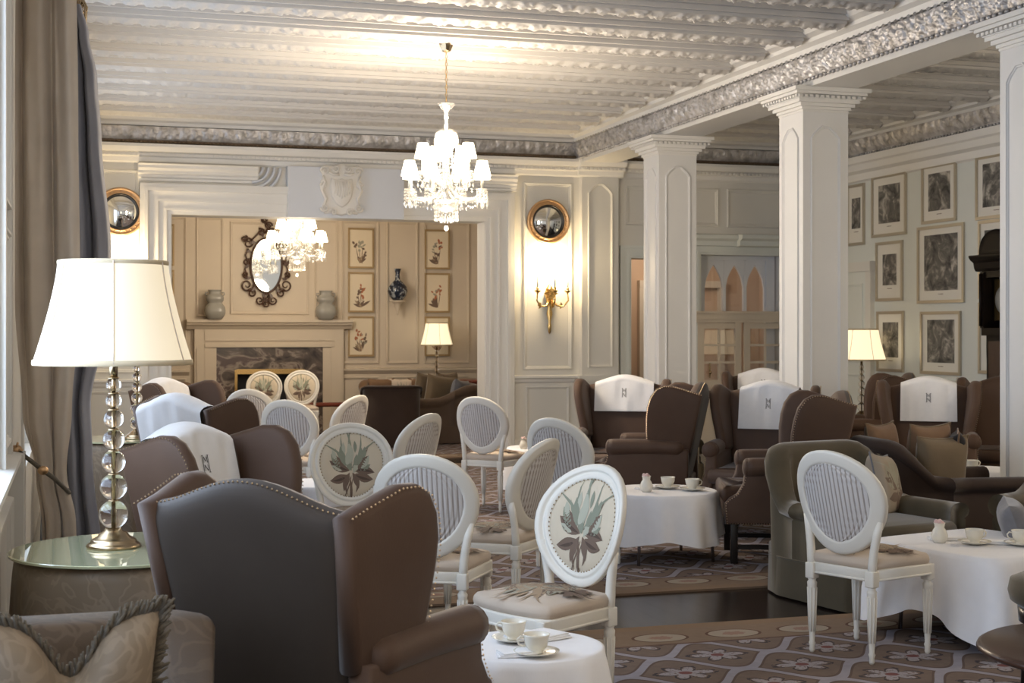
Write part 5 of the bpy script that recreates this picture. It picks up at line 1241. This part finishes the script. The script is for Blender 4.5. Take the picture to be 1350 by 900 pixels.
# ================================================================== PICTURES
def print_frame(name, label, group, cx, cz, w_, h, fn_loc, rz, frame, inner=.2, art='engraving', fw=.022, seed=0):
    """framed print facing local -Y"""
    o = thing(name, label, 'picture', fn_loc, rz, group)
    b = MB()
    for x0, x1, z0, z1 in ((-w_/2, w_/2, h/2-fw, h/2), (-w_/2, w_/2, -h/2, -h/2+fw), (-w_/2, -w_/2+fw, -h/2+fw, h/2-fw), (w_/2-fw, w_/2, -h/2+fw, h/2-fw)): b.box(x0, x1, -.028, 0, z0, z1)
    for x0, x1, z0, z1 in ((-w_/2+fw, w_/2-fw, h/2-fw-.006, h/2-fw), (-w_/2+fw, w_/2-fw, -h/2+fw, -h/2+fw+.006)): b.box(x0, x1, -.020, 0, z0, z1)
    b.build('frame', frame, o)
    b = MB(); b.box(-w_/2+fw, w_/2-fw, -.008, 0, -h/2+fw, h/2-fw); b.build('mount', 'matboard' if art == 'engraving' else 'paper', o)
    b = MB()
    if art == 'engraving':
        iw, ih = w_*inner/2, h*inner/2; b.box(-iw, iw, -.0105, -.007, -ih+.02, ih+.02); b.build('engraving', 'engraving', o)
        b = MB(); b.box(-.05, .05, -.0095, -.007, -ih-.025, -ih-.018); b.build('caption_mark', 'brown_print', o)
    else:
        rnd = random.Random(seed); f = lambda u, v: (u*1.4, -.0095-.0004*rnd.random(), v*1.25)
        k = rnd.choice((3, 4, 5)); 
        for q in range(k):
            x = (q-(k-1)/2)*.035; a = pi/2-(q-(k-1)/2)*.12; l = rnd.uniform(.12, .20); b.leaf(f, x*.4, -h*.28, a, l, .008, 0)
            ex, ez = x*.4+cos(a)*l, -h*.28+sin(a)*l; c = rnd.choice((0, 1, 2, 3))
            for _ in range(5): b.leaf(f, ex+rnd.uniform(-.015, .015), ez+rnd.uniform(-.06, .07), rnd.uniform(.4, 2.7), rnd.uniform(.03, .06), rnd.uniform(.015, .03), c)
        for q in range(6): b.leaf(f, rnd.uniform(-.02, .02), -h*.30, rnd.uniform(.5, 2.6), rnd.uniform(.08, .14), .03, rnd.choice((0, 0, 3)), bend=rnd.uniform(-.8, .8))
        b.build('flower_drawing', ['brown_print', 'rust_petal', 'grey_print', 'tan_print'], o)
    return o
M['rust_petal'] = mat('rust_petal', (.42, .15, .07), .8)
rows = ['top', 'middle', 'bottom']
BOT = [(1.20, 'left of the fireplace'), (4.21, 'between the mantel and the bottle vase'), (5.42, 'above the far lamp')]
for ci, (x, where) in enumerate(BOT):
    for ri, z in enumerate((2.82, 2.14, 1.46)):
        print_frame('botanical_print', 'framed flower print %s, %s one of three' % (where, rows[ri]), 'botanical prints of the fireplace room', 0, 0, .40, .62, (x, YF-.03, z+.005), 0, 'frame_tan', art='flower', seed=ci*7+ri)
for ri, z in enumerate((2.75, 2.1, 1.45)):
    print_frame('botanical_print', 'edge-on flower print beside the opening\'s right jamb, %s one' % rows[ri], 'botanical prints of the fireplace room', 0, 0, .42, .6, (FX1-.03, 20.9, z), -pi/2, 'frame_tan', art='flower', seed=40+ri)
ENG = [(16.35, 3.03, .42, .78, 'top row, leftmost engraving, half hidden by the middle column', .5), (15.57, 3.09, .78, .76, 'top row, second engraving from the left on the right wall', .62), (14.50, 3.14, .69, .68, 'top row, third engraving from the left on the right wall', .64), (13.42, 3.12, .72, .70, 'top row, engraving cut by the right column', .68),
       (15.56, 2.28, .60, .73, 'tall narrow engraving at the left of the middle row', .52), (14.47, 2.32, .93, .90, 'largest engraving, in the middle of the right wall', .72), (13.40, 2.33, .66, .86, 'middle row engraving partly behind the longcase clock', .7),
       (15.54, 1.42, .60, .74, 'bottom row, leftmost engraving beside the lit lamp', .58), (14.47, 1.41, .80, .73, 'bottom row, pale ship-like engraving under the largest one', .68), (13.40, 1.47, .66, .78, 'bottom row engraving behind the longcase clock', .6)]
for i, (y, z, w_, h, lab, inn) in enumerate(ENG):
    print_frame('framed_engraving', lab, 'framed engravings on the right wall', 0, 0, w_, h, (XR, y, z), -pi/2, 'frame_silver', inner=inn, fw=.03)

# ================================================================== LONGCASE CLOCK
o = thing('longcase_clock', 'dark longcase clock with domed hood by the right column', 'clock', (XR, 13.12, 0), -pi/2)
b = MB(); b.box(-.27, .27, -.25, .0, 0, .55); b.box(-.29, .29, -.27, 0, 0, .10); b.box(-.28, .28, -.26, 0, .52, .58); b.build('plinth', 'darker_wood', o)
b = MB(); b.box(-.20, .20, -.20, 0, .58, 1.55); b.box(-.24, .24, -.24, 0, 1.50, 1.58); b.build('trunk', 'darker_wood', o)
b = MB(); b.box(-.15, .15, -.215, -.20, .66, 1.44); do = b.build('door', 'dark_wood', o); b = MB(); b.ball((.12, -.225, 1.05), .012); b.build('knob', 'brass', do)
b = MB(); b.box(-.26, -.20, -.24, 0, 1.58, 2.18); b.box(.20, .26, -.24, 0, 1.58, 2.18); b.box(-.26, .26, -.22, 0, 2.12, 2.20); b.box(-.2, .2, -.05, 0, 1.58, 2.15)
for s in (-1, 1): b.tube([(s*.235, -.25, 1.60), (s*.235, -.25, 2.16)], .020, 10)
run(b, [(0, 2.18), (.24, 2.19), (.26, 2.22), (.27, 2.28), (.31, 2.31), (.33, 2.34), (.33, 2.36), (0, 2.36)], -.34, .34, lambda s, o_, z: (s, -o_, z)); b.build('hood', 'darker_wood', o)
b = MB(); b.grid(20, 10, lambda u, v: (.27*cos(pi*u)*cos(v*pi/2)**.6, -.13-.12*cos(v*pi/2), 2.36+.26*sin(pi*u)**.8*(.4+.6*1))); b.slab([(.28*cos(pi*k/16), .27*sin(pi*k/16)) for k in range(17)], .24, .02, lambda a, c, d: (a, -.13+d, 2.36+c)); b.build('dome', 'darker_wood', o)
b = MB(); b.box(-.18, .18, -.12, -.10, 1.66, 2.10)
fo = b.build('dial_plate', 'brass', o); b = MB(); b.lathe([(.10, 0), (.15, 0), (.15, .006), (.10, .006)], n=36)
b2 = MB(); b2.v = [(x, -.125-z, 1.88+y) for x, y, z in b.v]; b2.f = b.f; b2.m = b.m; b2.s = b.s; b2.build('chapter_ring', 'celadon', fo)
b = MB(); b.box(-.006, .006, -.14, -.135, 1.88, 1.98); b.box(0, .08, -.14, -.135, 1.875, 1.885); b.build('hand', 'black', fo)

# far cabinet at the right of the opening
o = thing('writing_desk', 'red mahogany desk edge beyond the far sofa at the opening\'s right jamb', 'desk', (5.77, 20.35, 0))
b = MB(); b.box(-.3, .3, -.3, .3, .62, .80); b.bev(-.33, .33, -.33, .33, .80, .84, .02); b.build('desk_body', 'red_wood', o)
for sx in (-.26, .26):
    for sy in (-.26, .26): b = MB(); b.tube([(sx, sy, .014), (sx, sy, .63)], [.016, .024], 8); b.build('leg', 'red_wood', o)
b = MB(); b.box(-.2, .1, -.312, -.30, .66, .76); do = b.build('drawer', 'red_wood', o); b = MB(); b.ball((-.05, -.32, .71), .012); b.build('knob', 'brass', do)

# ================================================================== CURTAINS
def curtain(name, label, prof, yfun, folds, mats, z0, z1, fold_amp, nz=70, nu=110, ph=0):
    """prof(z) -> (x_start, x_end); hangs across x with deep pleats in y"""
    o = thing(name, label, 'curtain', group='silk curtains at the left wall'); b = MB()
    def P(u, v):
        z = z0+(z1-z0)*v; x0, x1, gat = prof(z); k = u*folds*2*pi+ph
        pl = sin(k)+.25*sin(2.3*k+1+z)+.12*sin(k*.5+z*2)
        wr = noise.noise(Vector((u*6, z*1.3, 2.2)))*.02+noise.noise(Vector((u*7+z*2, z*6-u*4, 9)))*.009
        return (x0+(x1-x0)*u+.012*sin(k*1.0+1.2), yfun(z)+.25*u*0+fold_amp*gat*pl+wr, z)
    b.grid(nu, nz, P); b.grid(8, nz, lambda u, v: (lambda p: (p[0], p[1]+.02+.05*u, p[2]))(P(1, v)))
    b.build('drape', mats, o); return o
def lerp(tab, z):
    for (a, *A), (c, *C) in zip(tab, tab[1:]):
        if z <= c: t = max(0, (z-a)/(c-a)); t = t*t*(3-2*t); return tuple(p+(q-p)*t for p, q in zip(A, C))
    return tuple(tab[-1][1:])
t1 = [(.03, -.16, .03, .7), (.60, -.17, -.01, .6), (.86, -.20, -.055, .45), (1.15, -.26, -.03, .7), (1.7, -.295, .01, .9), (2.6, -.295, 0, 1), (3.5, -.29, -.01, 1)]
c1 = curtain('silk_curtain', 'taupe silk curtain tied back, nearest at the left edge', lambda z: lerp(t1, z), lambda z: 7.40, 2, 'taupe_silk', .015, 3.50, .040)
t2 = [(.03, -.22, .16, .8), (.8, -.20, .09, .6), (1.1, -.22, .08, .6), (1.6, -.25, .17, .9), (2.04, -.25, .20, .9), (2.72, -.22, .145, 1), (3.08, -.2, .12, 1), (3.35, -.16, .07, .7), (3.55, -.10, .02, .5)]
c2 = curtain('silk_curtain', 'blue-grey shadowed silk curtain behind the taupe one', lambda z: lerp(t2, z), lambda z: 9.10, 4, 'shaded_silk', .015, 3.52, .06, ph=1.3)
o = thing('curtain_tieback', 'cord tieback with gilt tassel ends on the taupe curtain', 'tieback')
b = MB(); b.tube([(-.29, 7.22, .985), (-.25, 7.18, .975), (-.17, 7.24, .90), (-.10, 7.28, .84), (-.03, 7.36, .76)], [.010, .010, .011, .011, .010], 8); b.tube([(-.03, 7.36, .76), (-.06, 7.50, .80), (-.2, 7.5, .9), (-.29, 7.4, .98)], .010, 7); b.build('cord', 'fringe', o)
b = MB(); b.ball((-.27, 7.2, .99), (.028, .028, .022), 10, 6); b.ball((-.15, 7.22, .885), (.026, .022, .022), 10, 6)
for k in range(5): b.tube([(-.27, 7.19, .99), (-.27+.03*cos(k*1.3), 7.17, .99+.035*sin(k*1.3))], .006, 5)
b.build('knot', 'gold', o)
o = thing('curtain_pole', 'dark pole with a carved openwork finial above the curtains', 'curtain pole')
b = MB(); b.tube([(-.05, 7.3, 3.60), (-.05, 9.15, 3.60)], .022, 12); b.build('pole', 'antique_brass', o)
b = MB(); b.lathe([(0, .12), (.03, .10), (.045, .05), (.03, .01), (.045, -.02)], (.01, 9.25, 3.52), 14)
for k in range(10):
    a = 2*pi*k/10; b.tube([(.01+.02*cos(a), 9.25+.02*sin(a), 3.62), (.01+.055*cos(a+.5), 9.25+.055*sin(a+.5), 3.54), (.01+.05*cos(a+1), 9.25+.05*sin(a+1), 3.44), (.01+.02*cos(a+1.5), 9.25+.02*sin(a+1.5), 3.36)], .007, 5)
b.build('finial', 'antique_brass', o)
